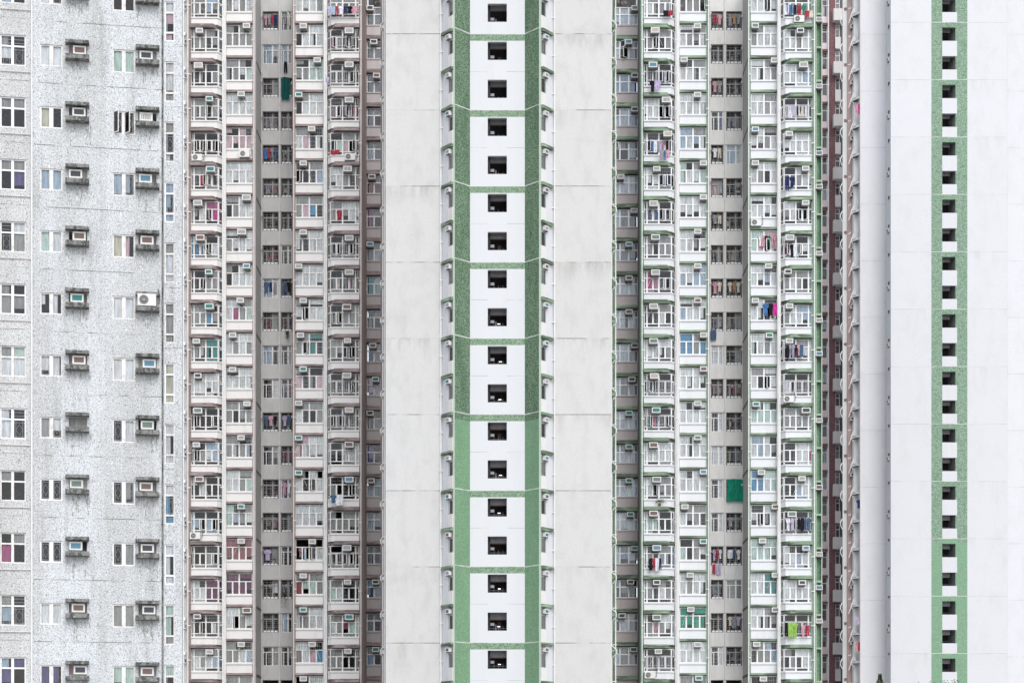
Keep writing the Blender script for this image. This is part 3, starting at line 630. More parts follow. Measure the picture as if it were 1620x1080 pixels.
for (px, Y, side, m) in ((297.3, YB - .9, 1, 'pipe_white'), (352.6, YB - .75, -1, 'pipe_white'), (401.6, YB - .2, -1, 'pipe_pinkish'), (464.8, YB - .2, 1, 'pipe_pinkish'), (513.2, YB - .75, 1, 'pipe_white'), (571, YB - .95, -1, 'pipe_pinkish'), (442.5, YS - .1, 0, 'pipe_white')):
    pipe(BL, px, Y, 0, TOPZ, ZW(172, Y) - FL * 20, side, m, r=.045 if px != 442.5 else .03)
r = MB(); YF = 169.6
x0, x1 = XW(580, YF), XW(609, YF)
r.box(XW(573, YB), XW(573, YB) + .06, YB + .5, YF + .4, 0, TOPZ, 'mauve_wall')
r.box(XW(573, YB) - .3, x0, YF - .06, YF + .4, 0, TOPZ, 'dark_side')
r.box(x0 - .09, x0, YF - .35, YF - .06, 0, TOPZ, 'mauve_wall')
r.box(x0, x1 + 1, YF + 2.4, YF + 2.5, 0, TOPZ, 'interior')
for j in range(21):
    z = ZW(220, YF) - FL * (j - 3); r.box(x0, x1 + 1, YF + .42, YF + 2.39, z, z + .15, 'interior')
r.box(x0, x1 + 1, YF - .1, YF + .4, 0, ZW(221.4, YF - .3) - FL * 16 - .002, 'mauve_pale')
r.build('recess_wall', BL)
for j in range(20): recess_cell(BL, 'F', j, 580.2, 609.5, YF, 'mauve', 'mauve_pale', 'frame_cream')
# narrow return at the far left of the block
r = MB(); r.box(XW(175, 166.25), XW(296.9, 166.25), 166.25, 168.4, 0, TOPZ, 'pier_paint')
for i in range(21):
    z = ZW(176, 168) - FL * (i - 3); r.box(XW(290.5, 166), XW(293.6, 166), 165.9, 166.24, z - .12, z + .12, 'frame_white'); r.box(XW(292.0, 166), XW(294.3, 166), 166.1, 166.24, z - .8, z - .35, 'frame_white'); r.box(XW(292.4, 166), XW(293.9, 166), 166.05, 166.09, z - .73, z - .42, 'interior')
r.build('return_wall', BL)
pipe(BL, 289.9, 166.0, 0, TOPZ, ZW(178, 166.0) - FL * 20, 1, r=.09)

# ---- green-trimmed block
ta = tl(20, 'DDDDD'); ta[13] = 'WL'; ta[10] = 'WL'; ta[3] = 'DU'; ta[15] = 'DD'; ta[5] = 'PB'; ta[12] = 'DW'
tb = tl(20, 'DDDDD'); tb[4] = 'BW'; tb[17] = 'MM'; tb[19] = 'DM'
K1 = list('bbbwbbbbbbwbwwwwbbbw'); K2 = list('bbbbwbbbbbbbbbbbbwbb')
BR, GR = block('green_trimmed_apartment_block', 'apartment block with green floor ledges and mixed bay windows, right of the central tower',
    [('G', 1018.5, 1068, 'bayR'), ('H', 1075, 1117.5, 'flat'), ('I', 1187.5, 1229.5, 'flat'), ('J', 1235.5, 1284.5, 'bayL')], 'green_trim', 'parapet_paint_cool', 'frame_white',
    [(1013.5, 1018, .85, 'green_pier'), (1068.2, 1074.8, .35, 'pier_paint'), (1117.7, 1122.5, .12, 'green_pier'), (1184.6, 1187.3, .12, 'green_pier'), (1229.7, 1235.3, .35, 'pier_paint'), (1284.7, 1290.5, .85, 'green_pier')],
    (1124.6, 1144.4, 1148.8, 1173.8, 1121.5, 1175), ((K1, K2), (ta, tb)), None, None, True)
for (px, Y, side) in ((1015.7, YB - .95, 1), (1071.8, YB - .75, -1), (1120.8, YB - .2, -1), (1184.4, YB - .2, 1), (1231.9, YB - .75, 1), (1288.2, YB - .95, -1), (1146.6, YS - .1, 0)):
    pipe(BR, px, Y, 0, TOPZ, ZW(172, Y) - FL * 20, side, 'pipe_white', r=.045 if px != 1146.6 else .03)
r = MB(); x0, x1 = XW(970, YF), XW(1009.6, YF)
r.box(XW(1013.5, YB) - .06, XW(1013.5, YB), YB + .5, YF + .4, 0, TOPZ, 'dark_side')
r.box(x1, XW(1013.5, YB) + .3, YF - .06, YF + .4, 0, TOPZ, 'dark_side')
r.box(x1, x1 + .12, YF - .35, YF - .06, 0, TOPZ, 'mauve_wall')
r.box(x0 - 1, x1, YF + 2.4, YF + 2.5, 0, TOPZ, 'interior')
for j in range(21):
    z = ZW(220, YF) - FL * (j - 3); r.box(x0 - 1, x1, YF + .42, YF + 2.39, z, z + .15, 'interior')
r.box(x0 - 1, x1, YF - .1, YF + .4, 0, ZW(221.4, YF - .3) - FL * 16 - .002, 'mauve_pale')
r.build('recess_wall', BR)
for j in range(20): recess_cell(BR, 'N', j, 972.5, 1009.4, YF, 'green_trim', 'mauve_pale', 'frame_white')
# green return wall with recessed panels at its right edge
YG = 171.0
r = MB(); r.box(XW(1290.5, YG), XW(1300.8, YG), YG + .35, YG + .8, 0, TOPZ, 'bright_green')
r.box(XW(1290.2, YG), XW(1291.9, YG), YG, YG + .35, 0, TOPZ, 'green_edge'); r.box(XW(1299.1, YG), XW(1300.9, YG), YG, YG + .35, 0, TOPZ, 'green_edge')
for i in range(21):
    z = ZW(180, YG) - FL * (i - 3); r.box(XW(1291.9, YG), XW(1299.1, YG), YG + .0, YG + .35, z - .10, z + .05, 'green_edge')
r.build('green_return', BR)
for i, c in ((0, 'w'), (2, 'w'), (4, 'b'), (5, 'g'), (7, 'w'), (9, 'w'), (10, 'b'), (12, 'w'), (14, 'n'), (16, 'w'), (17, 'b'), (18, 'w')):
    z = ZW(180, YG) - FL * (i - 3)
    ac_unit((XW(1295.5, YG), YG + .34, z - .75), c, label=f"{ACN[c]} air conditioner on green return wall, green-trimmed block, {rowname(i)}", hose=False, group='air conditioners on the green return wall')

# ================================================================== central tower
YC = 150.0
CT = thing('central_tower', (0, YC, 0), 'white mosaic tower end with green splayed bands and dark stair openings, centre of the photo', 'apartment tower')
X = lambda px: XW(px, YC)
zt, zb = TOPC, 0
def wing(a, c):
    w = MB(); w.prism([(X(a), YC), (X(c), YC), (X(c), YC + 9), (X(a), YC + 9)], zb, zt, 'white_mosaic')
    for n in range(-1, 9):
        z = ZW(174.0, YC) - 2 * FL * (n - 1); w.box(X(a) + .02, X(c) - .02, YC - .004, YC - .0005, z - .035, z + .02, 'joint')
        for q in range(3):                            # drip stains below the joint
            pass
    return w.build('end_wall', CT)
wing(610, 699.4); wing(874.7, 967.3)
Yn = YC - 1.25
def splay(a, c, name='green_band_wall'):
    """one splayed green flank, darker old tiles over the repainted storeys"""
    w = MB(); zc_ = ZW(664, (YC + Yn) / 2)
    pa, pb = (XW(a[0], a[1]), a[1]), (XW(c[0], c[1]), c[1])
    for (z0, z1, m) in ((zc_, zt, 'green_mosaic'), (zb, zc_, 'green_new')):
        w.prism([pa, pb, (pb[0], YC + .8), (pa[0], YC + .8)], z0, z1, m)
    for n in range(-1, 10):
        z = ZW(174.4, YC) - 2 * FL * (n - 1)
        d = -.006; w.prism([(pa[0], pa[1] + d), (pb[0], pb[1] + d), (pb[0], pb[1] - .001), (pa[0], pa[1] - .001)], z - .03, z + .045, 'joint_line')
    return w.build(name, CT)
splay((719.6, Yn), (743.6, YC)); splay((830.3, YC), (852.6, Yn))
w = MB()
for (a, c) in ((717.0, 719.5), (852.7, 855.6)): w.prism([(XW(a, Yn), Yn), (XW(c, Yn), Yn), (XW(c, Yn), YC + .8), (XW(a, Yn), YC + .8)], zb, zt, 'green_edge')
w.build('corner_edge', CT)
# stair panel with openings
w = MB(); xa, xb, xo0, xo1 = X(743.6), X(830.3), X(771.6), X(801.8)
rows = [(ZW(6.2 + 60.12 * n, YC), ZW(35.0 + 60.12 * n, YC)) for n in range(-1, 19)]
for (p, q) in ((xa, xo0), (xo1, xb)):
    for n in range(-1, 9):                            # two-storey white panels and green bands
        zt_ = ZW(54.6 + 120.2 * n, YC); zm = ZW(64.9 + 120.2 * n, YC); zn = ZW(54.6 + 120.2 * (n + 1), YC)
        w.box(p, q, YC, YC + .35, zm, zt_, 'green_band'); w.box(p, q, YC, YC + .35, max(0, zn), zm, 'panel_white')
    w.box(p, q, YC, YC + .35, ZW(54.6 - 120.2, YC), zt, 'panel_white')
zs = rows
for n in range(len(rows) - 1):
    z_hi = rows[n][1]; z_lo = rows[n + 1][0]
    if n % 2 == 1:
        b0 = z_lo; k = (n - 1) // 2; bt = ZW(54.6 + 120.2 * k, YC); bm = ZW(64.9 + 120.2 * k, YC); bm = max(bm, z_lo)
        w.box(xo0, xo1, YC, YC + .35, bt, z_hi, 'panel_white'); w.box(xo0, xo1, YC, YC + .35, bm, bt, 'green_band')
        if bm > z_lo + .001: w.box(xo0, xo1, YC, YC + .35, z_lo, bm, 'panel_white')
    else: w.box(xo0, xo1, YC, YC + .35, z_lo, z_hi, 'panel_white')
w.box(xo0, xo1, YC, YC + .35, rows[0][0], zt, 'panel_white'); w.box(xo0, xo1, YC, YC + .35, 0, rows[-1][1], 'panel_white')
for n in range(0, 10):
    z = ZW(54.6 + 120.2 * (n - 1), YC); w.box(xa, xb, YC - .006, YC - .001, z - .015, z + .025, 'joint_line')
    z = z - FL * .98; w.box(xa, xo0, YC - .004, YC - .001, z - .008, z + .008, 'joint'); w.box(xo1, xb, YC - .004, YC - .001, z - .008, z + .008, 'joint')
w.build('stair_wall', CT)
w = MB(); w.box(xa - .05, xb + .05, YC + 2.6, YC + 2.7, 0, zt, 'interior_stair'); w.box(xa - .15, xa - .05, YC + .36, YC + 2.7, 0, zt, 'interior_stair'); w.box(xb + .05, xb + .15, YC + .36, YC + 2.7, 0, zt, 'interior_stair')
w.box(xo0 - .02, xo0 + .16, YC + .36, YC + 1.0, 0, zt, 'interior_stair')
w.build('stairwell', CT)
for n, (z1, z0) in enumerate(rows):
    l = MB(); Yi = YC + 1.0; zz = z1 + (z1 - ZC) / YC * 1.0
    l.box(xo0 + .17, xo1 + .3, Yi, Yi + .15, zz - .52, zz + .2, 'landing'); l.box(xo0 + .17, xo1 + .3, Yi - .012, Yi - .001, zz - .57, zz - .50, 'landing_trim')
    sx = random.random() * .03
    l.box(xo0 + .19, xo0 + .19 + .27, YC + .9, YC + .93, z0 + .42 + .02 * n * 0, z0 + .62, 'landing_sign')
    for q in range(4):
        l.box(xo0 + .17, xo1 + .2, Yi + .02, Yi + .06, z0 - .25 + q * .16, z0 - .25 + q * .16 + .03, 'rail')
    for q in range(3): l.box(xo0 + .42 + q * .32, xo0 + .45 + q * .32, Yi - .03, Yi + .0, z0 - .3, z0 + .42, 'rail')
    if n % 5 == 2: l.box(xo0 + .7, xo0 + .95, YC + 1.6, YC + 1.8, z0 + .1, z0 + .75, 'landing_trim')
    if n % 4 == 1: l.box(xo0 + .55, xo0 + .6, YC + .8, YC + .85, z0 - .1, z0 + .5, 'landing')
    lo = l.build('stair_landing', CT)
    if n >= 9:
        if n in (12, 15): continue
        g = MB(); xm = X(790) + random.uniform(-.08, .08); g.box(xm - .10, xm + .10, Yi - .10, Yi - .06, z0 + .34, z0 + .38, 'lamp_glow'); g.build('lamp', lo)
# slots with side windows
def slot(sgn, pa, pb, acs, nm):
    """sgn -1: left slot. splayed white wall from (pa, YC) to (pb, Yn) with a window at its outer end and a green ledge each storey"""
    A = (XW(pa, YC), YC); B = (XW(pb, Yn), Yn)
    Lw = math.hypot(B[0] - A[0], B[1] - A[1]); ux, uy = (B[0] - A[0]) / Lw, (B[1] - A[1]) / Lw
    nx, ny = sgn * abs(uy), -abs(ux)
    P = lambda u, v: (A[0] + ux * u + nx * v, A[1] + uy * u + ny * v)
    ua, ub = Lw * .58, Lw - .03
    w = MB()
    w.prism([P(0, 0), P(ua, 0), P(ua, -.08), P(0, -.08)], 0, TOPC, 'panel_white')
    for n in range(-1, 20):
        zsl = ZW(175, YC) - FL * (n - 2)             # top of the ledge
        Z0, Z1 = zsl + .92, zsl + 2.46
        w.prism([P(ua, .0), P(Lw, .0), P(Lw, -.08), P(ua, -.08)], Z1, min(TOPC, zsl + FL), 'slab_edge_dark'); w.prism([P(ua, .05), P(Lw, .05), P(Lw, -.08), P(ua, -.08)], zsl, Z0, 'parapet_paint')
        w.prism([P(ua, -.1), P(Lw, -.1), P(Lw, -.12), P(ua, -.12)], Z0, Z1, 'interior_stair')
        lp = MB(); lp.prism([P(.16, .001), P(Lw, .001), P(Lw, .20), P(.16, .20)], zsl - .21, zsl - .002, 'green_trim'); lp.build('slot_ledge', CT)
        window(CT, P, ua, ub, -.03, Z0, Z1, 'mini', random.choice(['DD', 'DD', 'MM', 'DM']), 'frame_grey', -1, back=.04, name='slot_window')
        c = acs[(n + 1) % len(acs)]
        if n >= 0: pc = P(Lw * .68, -.24); ac_unit((pc[0], pc[1], Z1 - .46), c, rot=math.atan2(nx, -ny), label=f"{ACN[c]} air conditioner in the {nm} slot of the central tower, {rowname(n)}", hose=False, group='air conditioners in the central tower slots').scale = (.85, .85, .85)
    w.build('slot_wall', CT)
slot(-1, 699.5, 717.0, 'twwwtwwwwwwtwwtnwnnb', 'left')
slot(1, 874.6, 855.6, 'tbbwwgnwnbtwwbntwtnw', 'right')
pipe(CT, 697.3, YC - .08, 0, TOPC, ZW(143, YC) - FL * 20, 1, r=.05); pipe(CT, 877.3, YC - .08, 0, TOPC, ZW(149, YC) - FL * 20, -1, r=.05)
# bent pipes running round the ledges behind the tower's outer corners
def zigzag(px0, px1, Y, yc, half, name):
    s_ = 1 if px1 > px0 else -1
    pts = []
    for k in range(18, -4, -1):
        z = ZW(yc, Y) - FL * k
        pts += [(XW(px0, Y), Y, z - half), (XW(px1, Y), Y - .25, z - half * .35), (XW(px1, Y), Y - .25, z + half * .35), (XW(px0, Y), Y, z + half)]
    p = MB(); p.tube(pts, .045, 'pipe_white', 6); p.build('bent_pipe', CT)
    l = MB()
    for k in range(18, -4, -1):
        z = ZW(yc, Y) - FL * k
        l.prism([(XW(px0 - s_ * 3, Y), Y + .1), (XW(px1 - s_ * 1.0, Y), Y + .1), (XW(px1 - s_ * 1, Y), Y - .1), (XW(px0 - s_ * 3, Y), Y - .2)], z - .12, z + .14, name)
    l.build('corner_ledge', CT)
zigzag(605.6, 602.4, 155.4, 159.8, .34, 'parapet_paint'); zigzag(967.8, 974.6, 155.4, 159.3, .46, 'green_trim')
pipe(CT, 608.3, 154.9, 0, TOPC, ZW(150, 155) - FL * 20, 1, r=.055)
pipe(CT, 966.8, 153.0, 0, TOPC, None, 0, r=.05)
pipe(CT, 973.9, 155.6, 0, TOPC, ZW(145, 155) - FL * 20, -1, r=.045)
r = MB(); r.box(XW(964, 157), XW(972.2, 157), 157, 158, 0, TOPC, 'green_mosaic')
r.build('green_return', CT)
r = MB(); r.box(XW(600, 157), XW(608.5, 157) + .3, 158.5, 159, 0, TOPC, 'mauve_wall'); r.build('back_return', CT)

# ================================================================== left pebble-dash building
ang = math.atan2(1.2, 5.7) * .9
YL0 = 91.7; OX = XW(50, YL0)
PL = frame_fn(OX, YL0, ang)
def UL(px):
    t = (px - CX) / F; return (t * YL0 - OX) / (math.cos(ang) - t * math.sin(ang))
def YLp(px): return YL0 + UL(px) * math.sin(ang)
def ZL(py, px): return ZW(py, YLp(px))
PDB = thing('pebbledash_building', (OX, YL0, 0), 'pebble-dashed building with concrete air conditioner hoods filling the left edge', 'apartment building')
uc = UL(258); ue0 = PL(uc, 0)
PE = frame_fn(ue0[0], ue0[1] + .12, 0.02)
YE = ue0[1] + .12
FH = 98.03 * YLp(81) / F
# wall as a grid of pieces around the openings
def grid_wall(mb, P, us, holes, z0, z1, thick, m, vout=0.0):
    """vertical strips between us; holes[k] = list of (z0,z1) openings of strip k"""
    for k in range(len(us) - 1):
        a, b = us[k], us[k + 1]; z = z0
        for (h0, h1) in sorted(holes.get(k, [])):
            mb.prism([P(a, vout), P(b, vout), P(b, vout - thick), P(a, vout - thick)], z, h0, m[k]); z = h1
        mb.prism([P(a, vout), P(b, vout), P(b, vout - thick), P(a, vout - thick)], z, z1, m[k])
rowsP = [(70.8 + 98.03 * r_, 104.8 + 98.03 * r_) for r_ in range(-1, 11)]
rowsQ = [(76.6 + 97.85 * r_, 113.0 + 97.85 * r_) for r_ in range(-1, 11)]
rowsB = [(55.5 + 98.25 * r_, 104.0 + 98.25 * r_) for r_ in range(-1, 11)]
def zz(rows_, px): 
    # keep storeys evenly spaced in the world: anchor on the middle row
    k = 6; a, b = rows_[k]; za, zb_ = ZL(a, px), ZL(b, px); return [(zb_ - FH * (q - k), za - FH * (q - k)) for q in range(len(rows_))]
zP, zQ, zB = zz(rowsP, 81), zz(rowsQ, 196), zz(rowsB, 20)
nP = [(ZL(88.2 + 98.03 * 5, 122) - FH * (q - 6), ZL(71.5 + 98.03 * 5, 122) - FH * (q - 6)) for q in range(12)]
nQ = [(ZL(94.6 + 97.85 * 5, 233) - FH * (q - 6), ZL(77.6 + 97.85 * 5, 233) - FH * (q - 6)) for q in range(12)]
us = [UL(p) for p in (-160, 0.2, 41, 50, 63.4, 98.8, 109, 137.5, 178, 213.5, 219, 247.5)] + [uc]
gm = ['pebbledash_grey'] * 3 + ['pebbledash'] * 9
w = MB(); grid_wall(w, PL, us, {1: zB, 4: zP, 6: nP, 8: zQ, 10: nQ}, 0, 39.5, .3, gm); w.build('wall', PDB)
# end face with tall windows
def UE(px): return (px - CX) / F * YE - ue0[0]
zT = [(ZW(1.8 + 95.4 * n + 63.5, YE), ZW(1.8 + 95.4 * n, YE)) for n in range(12)]
w = MB(); ues = [0, UE(260.2), UE(276.3), UE(287.8)]
grid_wall(w, PE, ues, {1: zT}, 0, 39.5, .3, ['pebbledash'] * 3); w.prism([PE(ues[-1], 0), PE(ues[-1] - 2.4, -10), PE(ues[-1] - 2.7, -10), PE(ues[-1] - .3, -.3)], 0, 39.5, 'pebbledash'); w.build('end_wall', PDB)
w = MB(); w.prism([PL(us[0], -2.2), PL(uc, -2.2), PL(uc, -2.3), PL(us[0], -2.3)], 0, 39.5, 'interior'); w.prism([PE(0, -1.3), PE(ues[-1] - .55, -1.3), PE(ues[-1] - .55, -1.4), PE(0, -1.4)], 0, 39.5, 'interior')
for q in range(-1, 14):
    z = zP[6][0] - FH * (q - 6) - .9
    if z > 0: w.prism([PL(us[0], -.32), PL(uc - .05, -.32), PL(uc - .05, -2.19), PL(us[0], -2.19)], z, z + .15, 'interior')
w.build('interior', PDB)
BT = "BDMM LDMD DMMM DUMM DMDL MMMM LLMG LDLM DDMD XDDM BDMM UDBU".split()
PT = "LD LL CD BB GL LL LL ML DD DD LL UU".split(); QT = "DD GG DD BB CP LL LL ML DM MM MM GG".split()
TT = "LPP LLM MDL BBB MLL MMM CCC LLL LZZ LLW GGM GDD".split()
fmP = {8: 'frame_white', 2: 'frame_white'}
for q in range(12):
    window(PDB, PL, us[1], us[2], -.10, *zB[q], 'cross', BT[q].replace('L', 'W'), random.choice(['frame_cream', 'frame_white']), 2 if q % 3 == 1 else -1, tint=False, name='large_window')
    window(PDB, PL, us[4], us[5], -.08, *zP[q], 'pair', PT[q].replace('L', 'W'), 'frame_white' if q in (2, 8, 9) else 'frame_cream', 2 if q in (0, 3, 6, 7, 8, 9) else -1, name='window')
    window(PDB, PL, us[8], us[9], -.08, *zQ[q], 'pair', QT[q].replace('L', 'W'), 'frame_white' if q in (8, 9) else 'frame_cream', 2 if q in (2, 3, 7, 8, 9) else -1, opened=.95 if q == 2 else None, name='window')
    window(PDB, PE, ues[1], ues[2], -.08, *zT[q], 'tall', TT[q].replace('L', 'W'), 'frame_cream' if q % 3 else 'frame_white', 2 if q in (1, 2, 3, 4, 8) else -1, name='tall_window')
# hoods, shelves and their units
ACP = [None, (126, 'n'), (125, 'd'), (119.6, 'd'), (125.4, 'n'), (122, 't'), (125, 'n'), None, (121, 'g'), (120, 'b'), (124, 'n'), (127, 'd')]
ACQ = [None, (231, 'd'), (231, 's'), (230, 'b'), (232.5, 'n'), 'out', (236, 'b'), (233, 'g'), (231, 'n'), (233, 'd'), (235.5, 'd'), (233, 'n')]
for (zn, pa, pc, acs, nm, ka, kb) in ((nP, 103.6, 141.2, ACP, 'left', us[6], us[7]), (nQ, 214.4, 252, ACQ, 'right', us[10], us[11])):
    a, c = UL(pa), UL(pc)
    for q in range(12):
        z0, z1 = zn[q]
        for (n_, b0, b1, pr) in (('hood', z1 + .01, z1 + .15, .36), ('shelf', z0 - .22, z0 - .03, .42)):
            h = MB(); h.prism([PL(a, 0.001), PL(a, pr), PL(c, pr), PL(c, 0.001)], b0, b1, 'hood_concrete'); h.build(n_, PDB)
        bk = MB(); bk.prism([PL(ka, -.25), PL(kb, -.25), PL(kb, -.28), PL(ka, -.28)], z0, z1, ['curtain_M', 'mauve_pale', 'frame_cream', 'curtain_P', 'interior'][(q * 7 + (nm == 'left')) % 5]); bk.build('niche_board', PDB)
        A_ = acs[q]
        if A_ == 'out':
            p = PL((a + c) / 2 - .05, .44); o = condenser((PL((a + c) / 2 - .03, .12)[0], PL((a + c) / 2 - .03, .12)[1], z0 + .0), 'white split unit squeezed under a concrete hood on the pebble-dashed building'); o.rotation_euler.z = ang
        elif A_:
            p = PL(UL(A_[0]), -.36)
            o = ac_unit((p[0], p[1], z0 - .0), A_[1], rot=ang, label=f"{ACN[A_[1]]} air conditioner under the {nm} column of concrete hoods, {rowname(q)}", hose=False, group='air conditioners under concrete hoods')
# water marks running down from the concrete shelves
for (zn, pa, pc) in ((nP, 103.6, 141.2), (nQ, 214.4, 252)):
    for q in range(12):
        w = MB()
        for r_ in range(5):
            u = UL(random.uniform(pa, pc + 4)); hw = random.uniform(.02, .07); z1 = zn[q][0] - .23; z0 = z1 - random.uniform(.25, 1.0)
            w.prism([PL(u - hw, .003 + .0006 * r_), PL(u + hw, .003 + .0006 * r_), PL(u + hw, .0005), PL(u - hw, .0005)], z0, z1, 'water_mark', top=None)
        w.build('water_mark', PDB)
# cracks / pour joints, pipes
w = MB()
for q in range(-1, 12):
    z = ZL(134.5 + 98 * 5, 155) - FH * (q - 5)
    w.prism([PL(us[3] + .1, .006), PL(uc - .02, .006), PL(uc - .02, .001), PL(us[3] + .1, .001)], z - .012, z + .012, 'crack')
    z = ZL(128.5 + 98 * 5, 25) - FH * (q - 5); w.prism([PL(us[0], .006), PL(us[3] - .1, .006), PL(us[3] - .1, .001), PL(us[0], .001)], z - .008, z + .008, 'crack')
    z = ZW(169 + 95.4 * q, YE); w.prism([PE(0, .006), PE(ues[-1], .006), PE(ues[-1], .001), PE(0, .001)], z - .008, z + .008, 'crack')
w.build('pour_joint', PDB)
p = MB(); a = PL(UL(50.3), .07); p.tube([(a[0], a[1], 0), (a[0], a[1], 39.5)], .04, 'pipe_white', 8)
for q in range(-1, 12):
    z = ZL(115 + 98.2 * 5, 40) - FH * (q - 5); c = PL(us[0], .05); d = PL(UL(49), .05)
    p.tube([(c[0], c[1], z), (d[0], d[1], z)], .022, 'pipe_pinkish', 6)
p.build('drain_pipe', PDB)
w = MB(); a = PL(uc - .03, .03); w.tube([(a[0], a[1], 0), (a[0], a[1], 39.5)], .03, 'hood_concrete', 6); w.build('corner_pipe', PDB)

# ================================================================== far brown tower
YW = 217.4
BT_ = thing('brown_tower', (XW(1316, YW), YW, 0), 'dark plum tiled tower seen in the gap right of the green-trimmed block', 'apartment tower')
mat('plum', (.19, .095, .10), [((.14, .07, .075), (1, 1, .4), .45, .7, .5, 4)], vor=((.16, .08, .085), (.24, .13, .135), 10))
mat('pink_paint', (.78, .67, .68), [((.62, .53, .54), (2, 2, .4), .5, .75, .6, 4)])
mat('warm_grey', (.66, .63, .61), [((.50, .47, .46), (1.5, 1.5, .5), .5, .72, .6, 4)])
w = MB(); w.box(XW(1311, YW), XW(1320.5, YW), YW - .5, YW + 1, 0, TOPW, 'plum'); w.box(XW(1262, YW), XW(1341, YW), YW + 1, YW + 2, 0, TOPW, 'plum'); w.box(XW(1309, YW), XW(1311, YW), YW - .2, YW + 1, 0, TOPW, 'pink_paint')
w.box(XW(1328.2, YW), XW(1341, YW), YW + .4, YW + 1, 0, TOPW, 'dark_side'); w.build('wall', BT_)
for i in range(-1, 26):
    dz = -FL * (i - 3)
    p = MB(); z0, z1 = ZW(204, YW) + dz, ZW(193.5, YW) + dz
    p.box(XW(1298, YW), XW(1309, YW), YW - .1, YW + 1, z0, z1, 'pink_paint'); p.box(XW(1298, YW), XW(1309, YW), YW - .3, YW + 1, z0 - .22, z0, 'plum'); p.build('parapet', BT_)
    window(BT_, PX, XW(1300.5, YW), XW(1309, YW), -(YW + .1), z1 + .03, z0 - .22 + FL, 'mini', random.choice(['MM', 'DM', 'PM', 'DD', 'ML']), 'frame_white', 1)
    z0, z1 = ZW(205.3, YW) + dz, ZW(187, YW) + dz; wide = i % 2 == 1
    p = MB(); p.box(XW(1316 if wide else 1319.8, YW), XW(1333 if wide else 1328.5, YW), YW - (1.3 if wide else .7), YW + .9, z0, z1, 'warm_grey'); p.build('balcony', BT_)
    window(BT_, PX, XW(1320.7, YW), XW(1327.6, YW), -(YW - .3), z1 + .02, z0 + FL - .2, 'mini', random.choice(['DM', 'DD', 'MM', 'DM']), 'frame_cream', 1, tint=True, name='side_window')
pipe(BT_, 1310.6, YW - .8, 0, TOPW, ZW(180, YW) - FL * 24, -1, r=.06)

# ================================================================== right tower with the balcony column
YR, YQ = 199.4, 201.9
RT = thing('right_tower', (XW(1500, YR), YR, 0), 'tall white tower with one green band framing small dark openings, right side', 'apartment tower')
XR = lambda px: XW(px, YR); XQ = lambda px: XW(px, YQ)
LNR = lambda n: ZW(489 + 90.65 * (n - 5), YR)
DZR = 90.65 * YR / F
def lz(off, n): return ZW(489 + off, YR) - DZR * (n - 5)
w = MB()
for (a, c) in ((1409.3, 1473.5), (1530.3, 1593.5)):
    w.box(XR(a), XR(c), YR, YR + 6, 0, TOPR, 'far_white')
    for n in range(-1, 13): w.box(XR(a) + .02, XR(c) - .02, YR - .004, YR - .001, lz(0, n) - .012, lz(0, n) + .012, 'joint_pale')
w.build('front_wall', RT)
w = MB()
for (a, c) in ((1360.8, 1404.6), (1593.6, 1720)):
    w.box(XQ(a), XQ(c), YQ, YQ + 5, 0, TOPR, 'far_white')
    for n in range(-1, 13):
        z = ZW(859.5, YQ) - 2 * FL * (n - 9); w.box(XQ(a) + .02, XQ(c) - .02, YQ - .004, YQ - .001, z - .014, z + .014, 'joint_pale')
w.build('set_back_wall', RT)
w = MB(); zc_ = lz(6, 9)
for (p, q) in ((1473.5, 1490.6), (1514.2, 1530.3)):
    w.box(XR(p), XR(q), YR - .003, YR + .4, zc_, TOPR, 'green_far'); w.box(XR(p), XR(q), YR - .003, YR + .4, 0, zc_, 'green_far_new')
a, c = XR(1490.6), XR(1514.2); o1 = XR(1511.6)
for n in range(-1, 13):
    top = 'green_far' if n < 9 else 'green_far_new'
    w.box(a, c, YR - .003, YR + .4, lz(8, n), lz(0, n), top)
    w.box(a, c, YR, YR + .4, lz(53.3, n), lz(29.2, n), 'panel_white'); w.box(a, c, YR, YR + .4, lz(90.65, n), lz(74.5, n), 'panel_white')
    for (h0, h1) in ((29.2, 8), (74.5, 53.3)): w.box(o1, c, YR - .003, YR + .4, lz(h0, n), lz(h1, n), top)
    w.box(XR(1473.5), XR(1530.3), YR - .01, YR - .004, lz(0, n) - .03, lz(0, n) + .03, 'joint_line')
w.build('green_band_wall', RT)
w = MB(); w.box(a - .5, c + .1, YR + 2.2, YR + 2.3, 0, TOPR, 'interior_stair'); w.box(a - .6, a - .5, YR + .4, YR + 2.2, 0, TOPR, 'interior_stair'); w.prism([(o1 + .02, YR + .41), (c + .1, YR + .41), (c + .1, YR + 2.2), (o1 - .25, YR + 2.2)], 0, TOPR, 'landing'); w.build('stairwell', RT)
for n in range(-1, 13):
    for h0, h1 in ((29.2, 8), (74.5, 53.3)):
        l = MB(); z1 = lz(h1, n); z0 = lz(h0, n)
        l.box(a, a + .95, YR + 1.0, YR + 1.1, z1 - .5 + (z1 - ZC) / YR, z1 + .2 + (z1 - ZC) / YR, 'landing')
        for q in range(3): l.box(a, a + 1.0, YR + 1.25, YR + 1.29, z0 + q * .17 - .1, z0 + q * .17 - .07, 'rail')
        l.build('stair_landing', RT)
